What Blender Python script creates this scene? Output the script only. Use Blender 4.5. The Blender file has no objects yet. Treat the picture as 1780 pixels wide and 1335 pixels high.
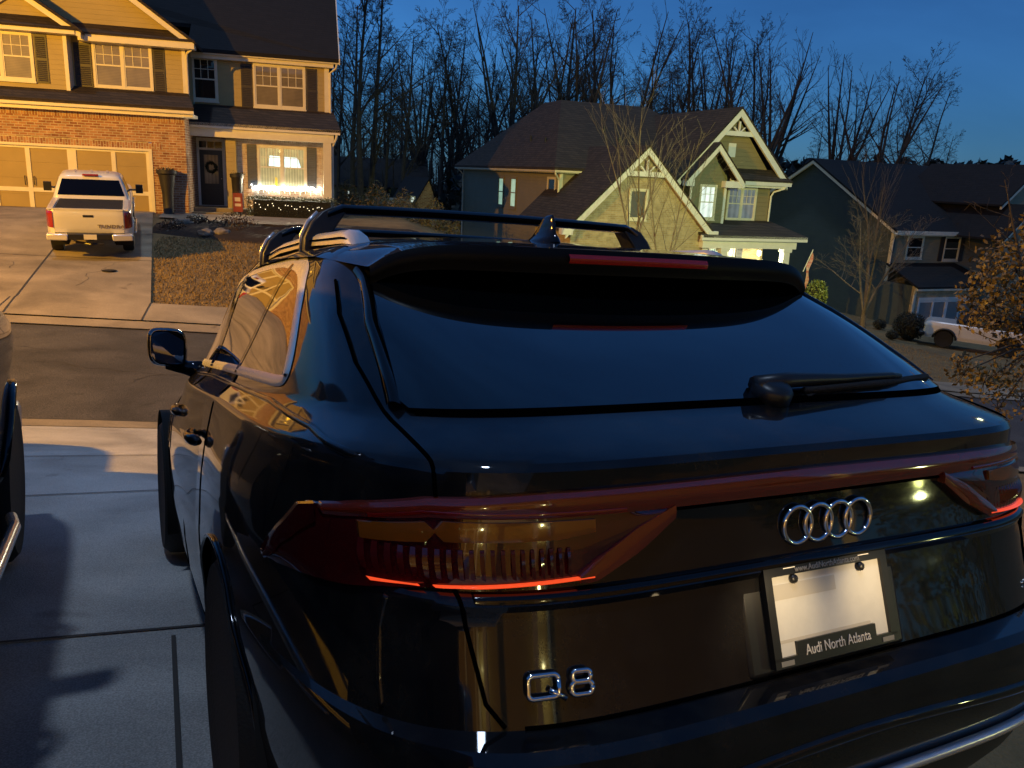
import bpy, bmesh, math, random
from mathutils import Vector, Matrix
from math import sin, cos, pi, radians as rad
random.seed(7)
scn = bpy.context.scene
col = scn.collection

# ------------------------------------------------------------------ camera data (measured) and frames
F_PX = 1395.0
CAM_POS = Vector((-1.1754, -0.7358, 1.6203))
CAM_ROWS = (Vector((0.8931, -0.4473, 0.0471)), Vector((-0.0725, -0.2464, -0.9665)), Vector((0.4439, 0.8598, -0.2525)))
CAR_M = Matrix(((0.9991, 0.0, 0.0431), (-0.0071, 0.9862, 0.1655), (-0.0426, -0.1656, 0.9853)))   # car axes -> world

def at(px, py, d):
    """world point seen at a pixel of the photo at a given depth"""
    v = CAM_ROWS[0]*((px-890)/F_PX) + CAM_ROWS[1]*((py-667.5)/F_PX) + CAM_ROWS[2]
    return CAM_POS + v*d

# ------------------------------------------------------------------ terrain
ST_O = Vector((-1.5, 10.95)); AZ = rad(101.7)
SU = Vector((sin(AZ), cos(AZ))); SV = Vector((-cos(AZ), sin(AZ)))
def st(x, y):
    d = Vector((x, y)) - ST_O
    return d.dot(SU), d.dot(SV)
def xy(s, t):
    p = ST_O + SU*s + SV*t
    return p.x, p.y
def lerp_table(tab, x):
    if x <= tab[0][0]: return tab[0][1]
    for (a, va), (b, vb) in zip(tab, tab[1:]):
        if x <= b:
            k = (x-a)/(b-a)
            return va + (vb-va)*k
    return tab[-1][1]
def sstep(a, b, x):
    k = min(1, max(0, (x-a)/(b-a)))
    return k*k*(3-2*k)
ROAD_T = 6.25
def zr(s):
    return lerp_table([(-60, 1.2), (-20, -.5), (-6, -1.5), (0, -1.85), (3, -2.05), (8, -2.5), (21, -3.85), (35, -5.0), (60, -5.9), (120, -7)], s)
def hh(s):
    return lerp_table([(-60, 1.5), (-20, .3), (-8, -.25), (7, -.32), (16, -3.3), (22, -3.95), (30, -5.0), (40, -5.6), (60, -6.2), (120, -8)], s)
def ground(s, t):
    if t < 0:
        k = sstep(0, -5.5, t)
        far = sstep(6, 14, abs(s-1))
        base = zr(s)*(1-k) + k*((-1.80-.0087*s)*(1-far) + zr(s)*far)
        tt = -t
        return base + .1734*min(tt, 12.5) + .02*max(0, min(tt, 60)-12.5) + .10*sstep(0, -.5, t)*(1-k)*.0
    if t <= ROAD_T:
        return zr(s)
    q = min(1, (t-ROAD_T)/13.7)
    z = zr(s) + (hh(s)-zr(s))*(1-(1-q)**1.12)
    if t > 30:
        b = sstep(30, 62, t)
        z = z*(1-b) + b*min(z, -5.5 - .01*(t-62))
    return z
def gz(x, y):
    return ground(*st(x, y))
def on_ground(px, py, d0=5.0, d1=80.0):
    """march a photo pixel's ray down to the terrain"""
    d = d0
    while d < d1:
        p = at(px, py, d)
        if p.z < gz(p.x, p.y): return Vector((p.x, p.y, gz(p.x, p.y)))
        d += .05
    return at(px, py, d1)

# ------------------------------------------------------------------ materials
MATS = {}
def nt(name):
    m = bpy.data.materials.new(name); m.use_nodes = True
    n = m.node_tree; b = n.nodes['Principled BSDF']
    return m, n, b
def mat(name, c, rough=.6, metal=0.0, spec=.5, noise=0.0, nscale=8.0, bump=0.0, bscale=40.0, coat=0.0, emit=None, estr=0.0, coord='Object', c2=None, stretch=None):
    if name in MATS: return MATS[name]
    m, n, b = nt(name); L = n.links
    b.inputs['Base Color'].default_value = (*c, 1); b.inputs['Roughness'].default_value = rough
    b.inputs['Metallic'].default_value = metal; b.inputs['Specular IOR Level'].default_value = spec
    if coat:
        b.inputs['Coat Weight'].default_value = coat; b.inputs['Coat Roughness'].default_value = .02
    if emit:
        b.inputs['Emission Color'].default_value = (*emit, 1); b.inputs['Emission Strength'].default_value = estr
    if noise or bump or c2:
        tc = n.nodes.new('ShaderNodeTexCoord'); src = tc.outputs[coord]
        if stretch:
            mp = n.nodes.new('ShaderNodeMapping'); mp.inputs['Scale'].default_value = stretch
            L.new(src, mp.inputs['Vector']); src = mp.outputs['Vector']
    if noise or c2:
        nz = n.nodes.new('ShaderNodeTexNoise'); nz.inputs['Scale'].default_value = nscale; nz.inputs['Detail'].default_value = 6
        nz.inputs['Roughness'].default_value = .65
        L.new(src, nz.inputs['Vector'])
        rp = n.nodes.new('ShaderNodeValToRGB'); rp.color_ramp.elements[0].position = .3; rp.color_ramp.elements[1].position = .7
        a = c2 if c2 else tuple(x*(1-noise) for x in c); z = c if c2 else tuple(min(1, x*(1+noise)) for x in c)
        rp.color_ramp.elements[0].color = (*a, 1); rp.color_ramp.elements[1].color = (*z, 1)
        L.new(nz.outputs['Fac'], rp.inputs['Fac']); L.new(rp.outputs['Color'], b.inputs['Base Color'])
    if bump:
        nb = n.nodes.new('ShaderNodeTexNoise'); nb.inputs['Scale'].default_value = bscale; nb.inputs['Detail'].default_value = 4
        L.new(src, nb.inputs['Vector'])
        bp = n.nodes.new('ShaderNodeBump'); bp.inputs['Strength'].default_value = bump; bp.inputs['Distance'].default_value = .02
        L.new(nb.outputs['Fac'], bp.inputs['Height']); L.new(bp.outputs['Normal'], b.inputs['Normal'])
    MATS[name] = m
    return m
def mat_siding(name, c, course=.16):
    m, n, b = nt(name); L = n.links
    tc = n.nodes.new('ShaderNodeTexCoord'); sp = n.nodes.new('ShaderNodeSeparateXYZ'); L.new(tc.outputs['Object'], sp.inputs[0])
    mu = n.nodes.new('ShaderNodeMath'); mu.operation = 'DIVIDE'; mu.inputs[1].default_value = course; L.new(sp.outputs['Z'], mu.inputs[0])
    fr = n.nodes.new('ShaderNodeMath'); fr.operation = 'FRACT'; L.new(mu.outputs[0], fr.inputs[0])
    inv = n.nodes.new('ShaderNodeMath'); inv.operation = 'SUBTRACT'; inv.inputs[0].default_value = 1; L.new(fr.outputs[0], inv.inputs[1])
    bp = n.nodes.new('ShaderNodeBump'); bp.inputs['Strength'].default_value = .9; bp.inputs['Distance'].default_value = .03
    L.new(inv.outputs[0], bp.inputs['Height']); L.new(bp.outputs['Normal'], b.inputs['Normal'])
    nz = n.nodes.new('ShaderNodeTexNoise'); nz.inputs['Scale'].default_value = 1.6; nz.inputs['Detail'].default_value = 5
    L.new(tc.outputs['Object'], nz.inputs['Vector'])
    rp = n.nodes.new('ShaderNodeValToRGB'); rp.color_ramp.elements[0].color = (*[x*.82 for x in c], 1); rp.color_ramp.elements[1].color = (*[x*1.12 for x in c], 1)
    L.new(nz.outputs['Fac'], rp.inputs['Fac']); L.new(rp.outputs['Color'], b.inputs['Base Color'])
    b.inputs['Roughness'].default_value = .6
    MATS[name] = m; return m
def mat_brick(name, c1, c2, mortar, w=.22, h=.075, axis='XZ', swap=False, msize=.012):
    m, n, b = nt(name); L = n.links
    tc = n.nodes.new('ShaderNodeTexCoord'); sp = n.nodes.new('ShaderNodeSeparateXYZ'); L.new(tc.outputs['Object'], sp.inputs[0])
    ad = n.nodes.new('ShaderNodeMath'); ad.operation = 'ADD'; L.new(sp.outputs['X'], ad.inputs[0]); L.new(sp.outputs['Y'], ad.inputs[1])
    cb = n.nodes.new('ShaderNodeCombineXYZ')
    if swap:
        L.new(sp.outputs['Z'], cb.inputs['X']); L.new(ad.outputs[0], cb.inputs['Y'])
    else:
        L.new(ad.outputs[0], cb.inputs['X']); L.new(sp.outputs['Z'], cb.inputs['Y'])
    br = n.nodes.new('ShaderNodeTexBrick'); br.inputs['Scale'].default_value = 1; br.inputs['Brick Width'].default_value = w; br.inputs['Row Height'].default_value = h
    br.inputs['Mortar Size'].default_value = msize; br.inputs['Mortar Smooth'].default_value = .2; br.inputs['Bias'].default_value = .1
    br.inputs['Color1'].default_value = (*c1, 1); br.inputs['Color2'].default_value = (*c2, 1); br.inputs['Mortar'].default_value = (*mortar, 1)
    L.new(cb.outputs[0], br.inputs['Vector'])
    nz = n.nodes.new('ShaderNodeTexNoise'); nz.inputs['Scale'].default_value = 3.5; nz.inputs['Detail'].default_value = 5; L.new(tc.outputs['Object'], nz.inputs['Vector'])
    mx = n.nodes.new('ShaderNodeMix'); mx.data_type = 'RGBA'; mx.blend_type = 'MULTIPLY'; mx.inputs['Factor'].default_value = .55
    L.new(br.outputs['Color'], mx.inputs['A']); 
    rp = n.nodes.new('ShaderNodeValToRGB'); rp.color_ramp.elements[0].color = (.45, .42, .4, 1); rp.color_ramp.elements[0].position = .3; rp.color_ramp.elements[1].color = (1.15, 1.1, 1.05, 1); rp.color_ramp.elements[1].position = .7
    L.new(nz.outputs['Fac'], rp.inputs['Fac']); L.new(rp.outputs['Color'], mx.inputs['B']); L.new(mx.outputs['Result'], b.inputs['Base Color'])
    bp = n.nodes.new('ShaderNodeBump'); bp.inputs['Strength'].default_value = .5; bp.inputs['Distance'].default_value = .01; bp.invert = True
    L.new(br.outputs['Fac'], bp.inputs['Height']); L.new(bp.outputs['Normal'], b.inputs['Normal'])
    b.inputs['Roughness'].default_value = .85
    MATS[name] = m; return m
def mat_shingle(name, c):
    m, n, b = nt(name); L = n.links
    tc = n.nodes.new('ShaderNodeTexCoord'); sp = n.nodes.new('ShaderNodeSeparateXYZ'); L.new(tc.outputs['Object'], sp.inputs[0])
    ad = n.nodes.new('ShaderNodeMath'); ad.operation = 'ADD'; L.new(sp.outputs['X'], ad.inputs[0]); L.new(sp.outputs['Y'], ad.inputs[1])
    cb = n.nodes.new('ShaderNodeCombineXYZ'); L.new(ad.outputs[0], cb.inputs['X']); L.new(sp.outputs['Z'], cb.inputs['Y'])
    br = n.nodes.new('ShaderNodeTexBrick'); br.inputs['Scale'].default_value = 1; br.inputs['Brick Width'].default_value = .33; br.inputs['Row Height'].default_value = .1
    br.inputs['Mortar Size'].default_value = .01; br.inputs['Color1'].default_value = (*[x*.7 for x in c], 1); br.inputs['Color2'].default_value = (*[x*1.3 for x in c], 1); br.inputs['Mortar'].default_value = (*[x*.35 for x in c], 1)
    L.new(cb.outputs[0], br.inputs['Vector']); L.new(br.outputs['Color'], b.inputs['Base Color'])
    bp = n.nodes.new('ShaderNodeBump'); bp.inputs['Strength'].default_value = .6; bp.inputs['Distance'].default_value = .015; bp.invert = True
    L.new(br.outputs['Fac'], bp.inputs['Height']); L.new(bp.outputs['Normal'], b.inputs['Normal'])
    b.inputs['Roughness'].default_value = .9
    MATS[name] = m; return m
def mat_leaf(name, c, c2):
    m, n, b = nt(name); L = n.links
    tc = n.nodes.new('ShaderNodeTexCoord'); nz = n.nodes.new('ShaderNodeTexNoise'); nz.inputs['Scale'].default_value = 9; nz.inputs['Detail'].default_value = 3
    L.new(tc.outputs['Object'], nz.inputs['Vector'])
    rp = n.nodes.new('ShaderNodeValToRGB'); rp.color_ramp.elements[0].position = .35; rp.color_ramp.elements[1].position = .65
    rp.color_ramp.elements[0].color = (*c, 1); rp.color_ramp.elements[1].color = (*c2, 1)
    L.new(nz.outputs['Fac'], rp.inputs['Fac']); L.new(rp.outputs['Color'], b.inputs['Base Color'])
    b.inputs['Roughness'].default_value = .55
    MATS[name] = m; return m
def mat_pane_clear(name):
    m, n, b = nt(name); L = n.links
    out = n.nodes['Material Output']
    tr = n.nodes.new('ShaderNodeBsdfTransparent'); gl = n.nodes.new('ShaderNodeBsdfGlossy'); gl.inputs['Roughness'].default_value = .02
    fr = n.nodes.new('ShaderNodeFresnel'); fr.inputs['IOR'].default_value = 1.5
    mx = n.nodes.new('ShaderNodeMixShader'); L.new(fr.outputs[0], mx.inputs[0]); L.new(tr.outputs[0], mx.inputs[1]); L.new(gl.outputs[0], mx.inputs[2])
    L.new(mx.outputs[0], out.inputs['Surface']); n.nodes.remove(b)
    MATS[name] = m; return m
def mat_blind(name, c, slat=.06, emit=0.0, ecol=(1, 1, 1), vertical=False):
    """window with a blind or a curtain drawn behind the glass: striped, glossy in front"""
    m, n, b = nt(name); L = n.links
    tc = n.nodes.new('ShaderNodeTexCoord'); sp = n.nodes.new('ShaderNodeSeparateXYZ'); L.new(tc.outputs['Object'], sp.inputs[0])
    mu = n.nodes.new('ShaderNodeMath'); mu.operation = 'MULTIPLY'; mu.inputs[1].default_value = 2*pi/slat; L.new(sp.outputs['X' if vertical else 'Z'], mu.inputs[0])
    sn = n.nodes.new('ShaderNodeMath'); sn.operation = 'SINE'; L.new(mu.outputs[0], sn.inputs[0])
    nz = n.nodes.new('ShaderNodeTexNoise'); nz.inputs['Scale'].default_value = 2.2; L.new(tc.outputs['Object'], nz.inputs['Vector'])
    ad = n.nodes.new('ShaderNodeMath'); ad.operation = 'MULTIPLY_ADD'; ad.inputs[1].default_value = .18; L.new(sn.outputs[0], ad.inputs[0]); L.new(nz.outputs['Fac'], ad.inputs[2])
    rp = n.nodes.new('ShaderNodeValToRGB'); rp.color_ramp.elements[0].position = .2; rp.color_ramp.elements[1].position = .8
    rp.color_ramp.elements[0].color = (*[x*.6 for x in c], 1); rp.color_ramp.elements[1].color = (*[x*1.25 for x in c], 1)
    L.new(ad.outputs[0], rp.inputs['Fac']); L.new(rp.outputs['Color'], b.inputs['Base Color'])
    b.inputs['Roughness'].default_value = .5; b.inputs['Coat Weight'].default_value = 1; b.inputs['Coat Roughness'].default_value = .02
    if emit:
        mx = n.nodes.new('ShaderNodeMix'); mx.data_type = 'RGBA'; mx.blend_type = 'MULTIPLY'; mx.inputs['Factor'].default_value = 1
        rp2 = n.nodes.new('ShaderNodeValToRGB'); rp2.color_ramp.elements[0].position = .2; rp2.color_ramp.elements[1].position = .8
        rp2.color_ramp.elements[0].color = (.55, .55, .55, 1); rp2.color_ramp.elements[1].color = (1, 1, 1, 1)
        L.new(ad.outputs[0], rp2.inputs['Fac']); L.new(rp2.outputs['Color'], mx.inputs['A']); mx.inputs['B'].default_value = (*ecol, 1)
        L.new(mx.outputs['Result'], b.inputs['Emission Color']); b.inputs['Emission Strength'].default_value = emit
    MATS[name] = m; return m

def mat_ground(name, c, c2, rough, fine, bump, speck=.25, stain=.45, sscale=.35):
    """paving with broad stains, mid scale wear and fine grit"""
    m, n, b = nt(name); L = n.links
    tc = n.nodes.new('ShaderNodeTexCoord')
    def noise(sc, det=5, dist=0.0):
        z = n.nodes.new('ShaderNodeTexNoise'); z.inputs['Scale'].default_value = sc; z.inputs['Detail'].default_value = det; z.inputs['Distortion'].default_value = dist; L.new(tc.outputs['Object'], z.inputs['Vector']); return z.outputs['Fac']
    def ramp(f, p0, p1, a, z):
        r = n.nodes.new('ShaderNodeValToRGB'); r.color_ramp.elements[0].position = p0; r.color_ramp.elements[1].position = p1; r.color_ramp.elements[0].color = (*a, 1); r.color_ramp.elements[1].color = (*z, 1); L.new(f, r.inputs['Fac']); return r.outputs['Color']
    def mul(a, bb, f=1.0):
        x = n.nodes.new('ShaderNodeMix'); x.data_type = 'RGBA'; x.blend_type = 'MULTIPLY'; x.inputs['Factor'].default_value = f; L.new(a, x.inputs['A']); L.new(bb, x.inputs['B']); return x.outputs['Result']
    base = ramp(noise(1.1, 6, .6), .32, .68, c2, c)
    st_ = ramp(noise(sscale, 4, 1.5), .35, .62, (1-stain,)*3, (1.08,)*3)
    sp_ = ramp(noise(fine, 2), .38, .66, (1-speck,)*3, (1+speck*.5,)*3)
    oil = ramp(noise(.9, 3, 2.0), .68, .76, (1, 1, 1), (.62, .60, .58))
    L.new(mul(mul(mul(base, st_), sp_), oil), b.inputs['Base Color']); b.inputs['Roughness'].default_value = rough
    bp = n.nodes.new('ShaderNodeBump'); bp.inputs['Strength'].default_value = bump; bp.inputs['Distance'].default_value = .012; L.new(noise(fine, 3), bp.inputs['Height']); L.new(bp.outputs['Normal'], b.inputs['Normal'])
    MATS[name] = m; return m

# ------------------------------------------------------------------ mesh builder
SPLIT = {'arch_trim', 'shoulder_crease', 'screw', 'frame_tab', 'wheel_housing', 'rake_return', 'roof_vent', 'door_handle', 'corner_board', 'soldier_course', 'arch_flare', 'bed_rail', 'garage_wall', 'bumper', 'icicle', 'door_gap', 'tailgate_gap', 'brick_wall', 'panel_gap', 'bay_trim', 'wiper_blade'}
class MB:
    def __init__(s): s.v = []; s.f = []; s.m = []; s.k = 0
    def add(s, vs, fs):
        o = len(s.v); s.v += [tuple(p) for p in vs]; s.f += [tuple(i+o for i in f) for f in fs]; s.m += [s.k]*len(fs); return s
    def box(s, x0, x1, y0, y1, z0, z1):
        return s.add([(x0,y0,z0),(x1,y0,z0),(x1,y1,z0),(x0,y1,z0),(x0,y0,z1),(x1,y0,z1),(x1,y1,z1),(x0,y1,z1)],
                     [(0,3,2,1),(4,5,6,7),(0,1,5,4),(1,2,6,5),(2,3,7,6),(3,0,4,7)])
    def obox(s, c, ax, ay, az):
        """box with half-axis vectors"""
        c = Vector(c); P = [c + Vector(ax)*i + Vector(ay)*j + Vector(az)*k for k in (-1,1) for i, j in ((-1,-1),(1,-1),(1,1),(-1,1))]
        return s.add(P, [(0,3,2,1),(4,5,6,7),(0,1,5,4),(1,2,6,5),(2,3,7,6),(3,0,4,7)])
    def prism(s, poly, ext):
        """polygon (list of 3d points) extruded by a vector"""
        n = len(poly); e = Vector(ext)
        return s.add([Vector(p) for p in poly] + [Vector(p)+e for p in poly],
                     [tuple(range(n))[::-1], tuple(range(n, 2*n))] + [(i, (i+1) % n, n+(i+1) % n, n+i) for i in range(n)])
    def slab(s, quad, th):
        """a sloping sheet (roof plane) with thickness, straight down"""
        return s.prism(quad, (0, 0, -th))
    def tube(s, path, r, n=6, caps=True):
        path = [Vector(p) for p in path]; rs = r if isinstance(r, (list, tuple)) else [r]*len(path)
        vs = []; fs = []
        prev = None
        for i, p in enumerate(path):
            d = (path[min(i+1, len(path)-1)] - path[max(i-1, 0)]).normalized()
            if prev is None:
                a = d.cross(Vector((0, 0, 1)))
                if a.length < .1: a = d.cross(Vector((1, 0, 0)))
            else:
                a = prev - d*prev.dot(d)
            a.normalize(); prev = a; b = d.cross(a)
            for k in range(n):
                th = 2*pi*k/n
                vs.append(p + (a*cos(th) + b*sin(th))*rs[i])
        for i in range(len(path)-1):
            for k in range(n):
                k2 = (k+1) % n
                fs.append((i*n+k, i*n+k2, (i+1)*n+k2, (i+1)*n+k))
        if caps and n > 2:
            fs.append(tuple(range(n))[::-1]); fs.append(tuple(range((len(path)-1)*n, len(path)*n)))
        return s.add(vs, fs)
    def lathe(s, prof, c=(0,0,0), axis='z', n=24):
        vs = []; fs = []
        for r, h in prof:
            for k in range(n):
                th = 2*pi*k/n; a, b = r*cos(th), r*sin(th)
                p = (a, b, h) if axis == 'z' else ((h, a, b) if axis == 'x' else (b, h, a))
                vs.append((p[0]+c[0], p[1]+c[1], p[2]+c[2]))
        for i in range(len(prof)-1):
            for k in range(n):
                k2 = (k+1) % n; fs.append((i*n+k, i*n+k2, (i+1)*n+k2, (i+1)*n+k))
        fs.append(tuple(range(n))[::-1]); fs.append(tuple(range((len(prof)-1)*n, len(prof)*n)))
        return s.add(vs, fs)
    def grid(s, fn, nu, nv, flip=False):
        vs = [fn(i/nu, j/nv) for i in range(nu+1) for j in range(nv+1)]
        fs = []
        for i in range(nu):
            for j in range(nv):
                a = i*(nv+1)+j; q = (a, a+nv+1, a+nv+2, a+1)
                fs.append(q[::-1] if flip else q)
        return s.add(vs, fs)
    def leaves(s, pts, size, rnd, droop=.0, aspect=.55):
        for p in pts:
            a = Vector((rnd.gauss(0,1), rnd.gauss(0,1), rnd.gauss(0,1)-droop)).normalized()
            b = a.cross(Vector((rnd.gauss(0,1), rnd.gauss(0,1), rnd.gauss(0,1))))
            if b.length < .01: continue
            b.normalize(); L = size*rnd.uniform(.6, 1.35); c = Vector(p)
            s.add([c-a*L*.5, c+b*L*aspect*.5, c+a*L*.5, c-b*L*aspect*.5], [(0,1,2,3)])
        return s
    def islands(s):
        par = list(range(len(s.v)))
        def find(a):
            while par[a] != a: par[a] = par[par[a]]; a = par[a]
            return a
        for f in s.f:
            r = find(f[0])
            for i in f[1:]: par[find(i)] = r
        g = {}
        for k, f in enumerate(s.f): g.setdefault(find(f[0]), []).append(k)
        out = []
        for fl in g.values():
            m = MB(); mp = {}
            for k in fl:
                q = []
                for i in s.f[k]:
                    if i not in mp: mp[i] = len(m.v); m.v.append(s.v[i])
                    q.append(mp[i])
                m.f.append(tuple(q)); m.m.append(s.m[k])
            out.append(m)
        return out
    def build(s, name, mt, parent=None, smooth=False, angle=None, bevel=0.0, off=None, recalc=True):
        if name in SPLIT and parent:
            I = s.islands()
            if len(I) > 1:
                return [m._build(name, mt, parent, smooth, angle, bevel, off, recalc) for m in I][0]
        return s._build(name, mt, parent, smooth, angle, bevel, off, recalc)
    def _build(s, name, mt, parent=None, smooth=False, angle=None, bevel=0.0, off=None, recalc=True):
        me = bpy.data.meshes.new(name)
        vs = s.v if not off else [(a-off[0], b-off[1], c-off[2]) for a, b, c in s.v]
        me.from_pydata(vs, [], s.f)
        ms = mt if isinstance(mt, (list, tuple)) else [mt]
        for x in ms: me.materials.append(x)
        if len(ms) > 1: me.polygons.foreach_set('material_index', s.m)
        if recalc:
            bm = bmesh.new(); bm.from_mesh(me); bmesh.ops.recalc_face_normals(bm, faces=bm.faces); bm.to_mesh(me); bm.free()
        if smooth or angle:
            me.polygons.foreach_set('use_smooth', [True]*len(me.polygons))
            if angle: me.set_sharp_from_angle(angle=rad(angle))
        me.update()
        o = bpy.data.objects.new(name, me); col.objects.link(o)
        if parent: o.parent = parent
        if bevel:
            b = o.modifiers.new('bevel', 'BEVEL'); b.width = bevel; b.segments = 2; b.limit_method = 'ANGLE'; b.angle_limit = rad(40)
            if not smooth and not angle:
                me.polygons.foreach_set('use_smooth', [True]*len(me.polygons)); me.set_sharp_from_angle(angle=rad(50))
        return o

def tag(o, label=None, cat=None, group=None, kind=None):
    if label: o['label'] = label
    if cat: o['category'] = cat
    if group: o['group'] = group
    if kind: o['kind'] = kind
    return o
def empty(name, loc=(0,0,0), rz=0.0, label=None, cat=None, group=None):
    o = bpy.data.objects.new(name, None); col.objects.link(o); o.empty_display_size = .3
    o.location = loc; o.rotation_euler = (0, 0, rz)
    return tag(o, label, cat, group)
def kids(o): return [c for c in bpy.data.objects if c.parent == o]
def copy_tree(o, parent=None):
    c = o.copy(); col.objects.link(c)
    if parent: c.parent = parent
    for ch in kids(o): copy_tree(ch, c)
    return c
def text_mesh(name, body, size, mt, parent, mtx, extrude=.002, font_w=1.0, align='CENTER', bold=0.0):
    cu = bpy.data.curves.new(name, 'FONT'); cu.body = body; cu.size = size; cu.extrude = extrude; cu.align_x = align; cu.align_y = 'CENTER'
    cu.offset = bold; cu.resolution_u = 4
    to = bpy.data.objects.new(name+'_src', cu); col.objects.link(to)
    bpy.context.view_layer.update()
    me = bpy.data.meshes.new_from_object(to.evaluated_get(bpy.context.evaluated_depsgraph_get()))
    bpy.data.objects.remove(to); bpy.data.curves.remove(cu)
    me.transform(Matrix.Diagonal((font_w, 1, 1, 1))); me.transform(mtx)
    me.materials.clear(); me.materials.append(mt); me.name = name
    o = bpy.data.objects.new(name, me); col.objects.link(o); o.parent = parent
    return o
SUN_EL = 8; SUN_ROT = 190; SKY_STR = .034; EXPOSURE = 0.0; SKY_TINT = (.74, 1.40, 2.15, 1); SUN_E = .75; SKY_ADD = (.42, 1.3, 3.5, 1)
SALX, SALY = -4.95, 5.2; TRS, TRD = -2.55, -.72; PLATE_W = 1.25
# ------------------------------------------------------------------ world, camera
# cool weak sun added overhead for blue fill and the pickup's shadow
sd = bpy.data.lights.new('overhead_fill', 'SUN'); sd.energy = SUN_E; sd.angle = rad(3); sd.color = (.58, .74, 1)
so = bpy.data.objects.new('overhead_fill', sd); col.objects.link(so); so.rotation_euler = (rad(4), rad(-8), 0)
world = bpy.data.worlds.new("World"); scn.world = world; world.use_nodes = True
wn = world.node_tree; bg = wn.nodes['Background']
sky = wn.nodes.new('ShaderNodeTexSky'); sky.sky_type = 'NISHITA'; sky.sun_disc = False
sky.sun_elevation = rad(SUN_EL); sky.sun_rotation = rad(SUN_ROT); sky.altitude = 300; sky.air_density = 1.0; sky.dust_density = .3; sky.ozone_density = 5.0
wtc = wn.nodes.new('ShaderNodeTexCoord'); wmp = wn.nodes.new('ShaderNodeMapping'); wmp.inputs['Scale'].default_value = (1.0, 1.0, 2.2); wn.links.new(wtc.outputs['Generated'], wmp.inputs['Vector'])
wnz = wn.nodes.new('ShaderNodeTexNoise'); wnz.inputs['Scale'].default_value = 2.1; wnz.inputs['Detail'].default_value = 5; wnz.inputs['Distortion'].default_value = .8; wn.links.new(wmp.outputs['Vector'], wnz.inputs['Vector'])
wrp = wn.nodes.new('ShaderNodeValToRGB'); wrp.color_ramp.elements[0].position = .36; wrp.color_ramp.elements[1].position = .66; wrp.color_ramp.elements[0].color = (.82, .80, .78, 1); wrp.color_ramp.elements[1].color = (1.22, 1.14, 1.06, 1); wn.links.new(wnz.outputs['Fac'], wrp.inputs['Fac'])
mxc = wn.nodes.new('ShaderNodeMix'); mxc.data_type = 'RGBA'; mxc.blend_type = 'MULTIPLY'; mxc.inputs['Factor'].default_value = 1; wn.links.new(wrp.outputs['Color'], mxc.inputs['B'])      # thin veils of cloud
mxs = wn.nodes.new('ShaderNodeMix'); mxs.data_type = 'RGBA'; mxs.blend_type = 'MULTIPLY'; mxs.inputs['Factor'].default_value = 1
mxs.inputs['B'].default_value = SKY_TINT      # the blue hour: the low sun's warmth is gone from the sky
adn = wn.nodes.new('ShaderNodeMix'); adn.data_type = 'RGBA'; adn.blend_type = 'ADD'; adn.inputs['Factor'].default_value = 1; adn.inputs['B'].default_value = SKY_ADD
wn.links.new(sky.outputs[0], mxs.inputs['A']); wn.links.new(mxs.outputs['Result'], adn.inputs['A']); wn.links.new(adn.outputs['Result'], mxc.inputs['A']); wn.links.new(mxc.outputs['Result'], bg.inputs[0]); bg.inputs[1].default_value = SKY_STR
cam_d = bpy.data.cameras.new('camera'); cam = bpy.data.objects.new('camera', cam_d); col.objects.link(cam); scn.camera = cam
cam_d.sensor_fit = 'HORIZONTAL'; cam_d.sensor_width = 36; cam_d.lens = 36*F_PX/1780; cam_d.clip_start = .05; cam_d.clip_end = 2000
R3 = Matrix((CAM_ROWS[0], -CAM_ROWS[1], -CAM_ROWS[2])).transposed()
cam.matrix_world = Matrix.Translation(CAM_POS) @ R3.to_4x4()
scn.view_settings.view_transform = 'Standard'; scn.view_settings.look = 'None'; scn.view_settings.exposure = EXPOSURE; scn.view_settings.gamma = 1
scn.cycles.max_bounces = 6; scn.cycles.glossy_bounces = 4; scn.cycles.transparent_max_bounces = 8
scn.cycles.sample_clamp_indirect = 4
try: scn.cycles.use_denoising = True
except Exception: pass

# ------------------------------------------------------------------ ground
M_lawn = mat('dormant_lawn', (.27, .185, .075), .95, noise=.5, nscale=1.4, bump=1.0, bscale=60, c2=(.15, .10, .04))
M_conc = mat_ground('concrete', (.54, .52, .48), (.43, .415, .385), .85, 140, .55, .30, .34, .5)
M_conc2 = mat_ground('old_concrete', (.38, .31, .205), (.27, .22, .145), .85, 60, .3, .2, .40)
M_asph = mat_ground('asphalt', (.088, .080, .074), (.060, .055, .051), .9, 55, .8, .45, .35, .5)
M_joint = mat('joint_dirt', (.05, .045, .04), .95)
M_mulch = mat('mulch', (.035, .022, .014), .95, nscale=14, bump=1, bscale=50, c2=(.015, .01, .007))
M_rock = mat('rock', (.25, .22, .18), .9, nscale=5, bump=.6, bscale=12, c2=(.12, .1, .08))

def axis(a):
    out = []
    for (x0, x1, st_) in a:
        n = max(1, round((x1-x0)/st_)); out += [x0+(x1-x0)*i/n for i in range(n)]
    return out + [a[-1][1]]
def st_sheet(sa, ta, dz, name, mt, kind='structure', zf=None):
    m = MB(); vs = []; fs = []
    for s in sa:
        for t in ta:
            x, y = xy(s, t); vs.append((x, y, (zf or ground)(s, t)+dz))
    n = len(ta)
    for i in range(len(sa)-1):
        for j in range(n-1):
            a = i*n+j; fs.append((a, a+n, a+n+1, a+1))
    m.add(vs, fs); o = m.build(name, mt, smooth=True, recalc=False); tag(o, kind=kind); return o
SA = axis([(-300, -60, 20), (-60, -20, 4), (-20, 40, .5), (40, 80, 4), (80, 400, 20)])
TA = axis([(-120, -20, 10), (-20, -6, 1), (-6, 0, .25), (0, ROAD_T, 1.25), (ROAD_T, 22.25, .5), (22.25, 70, 3), (70, 500, 25)])
st_sheet(SA, TA, -.03, 'lawn', M_lawn)
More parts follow.
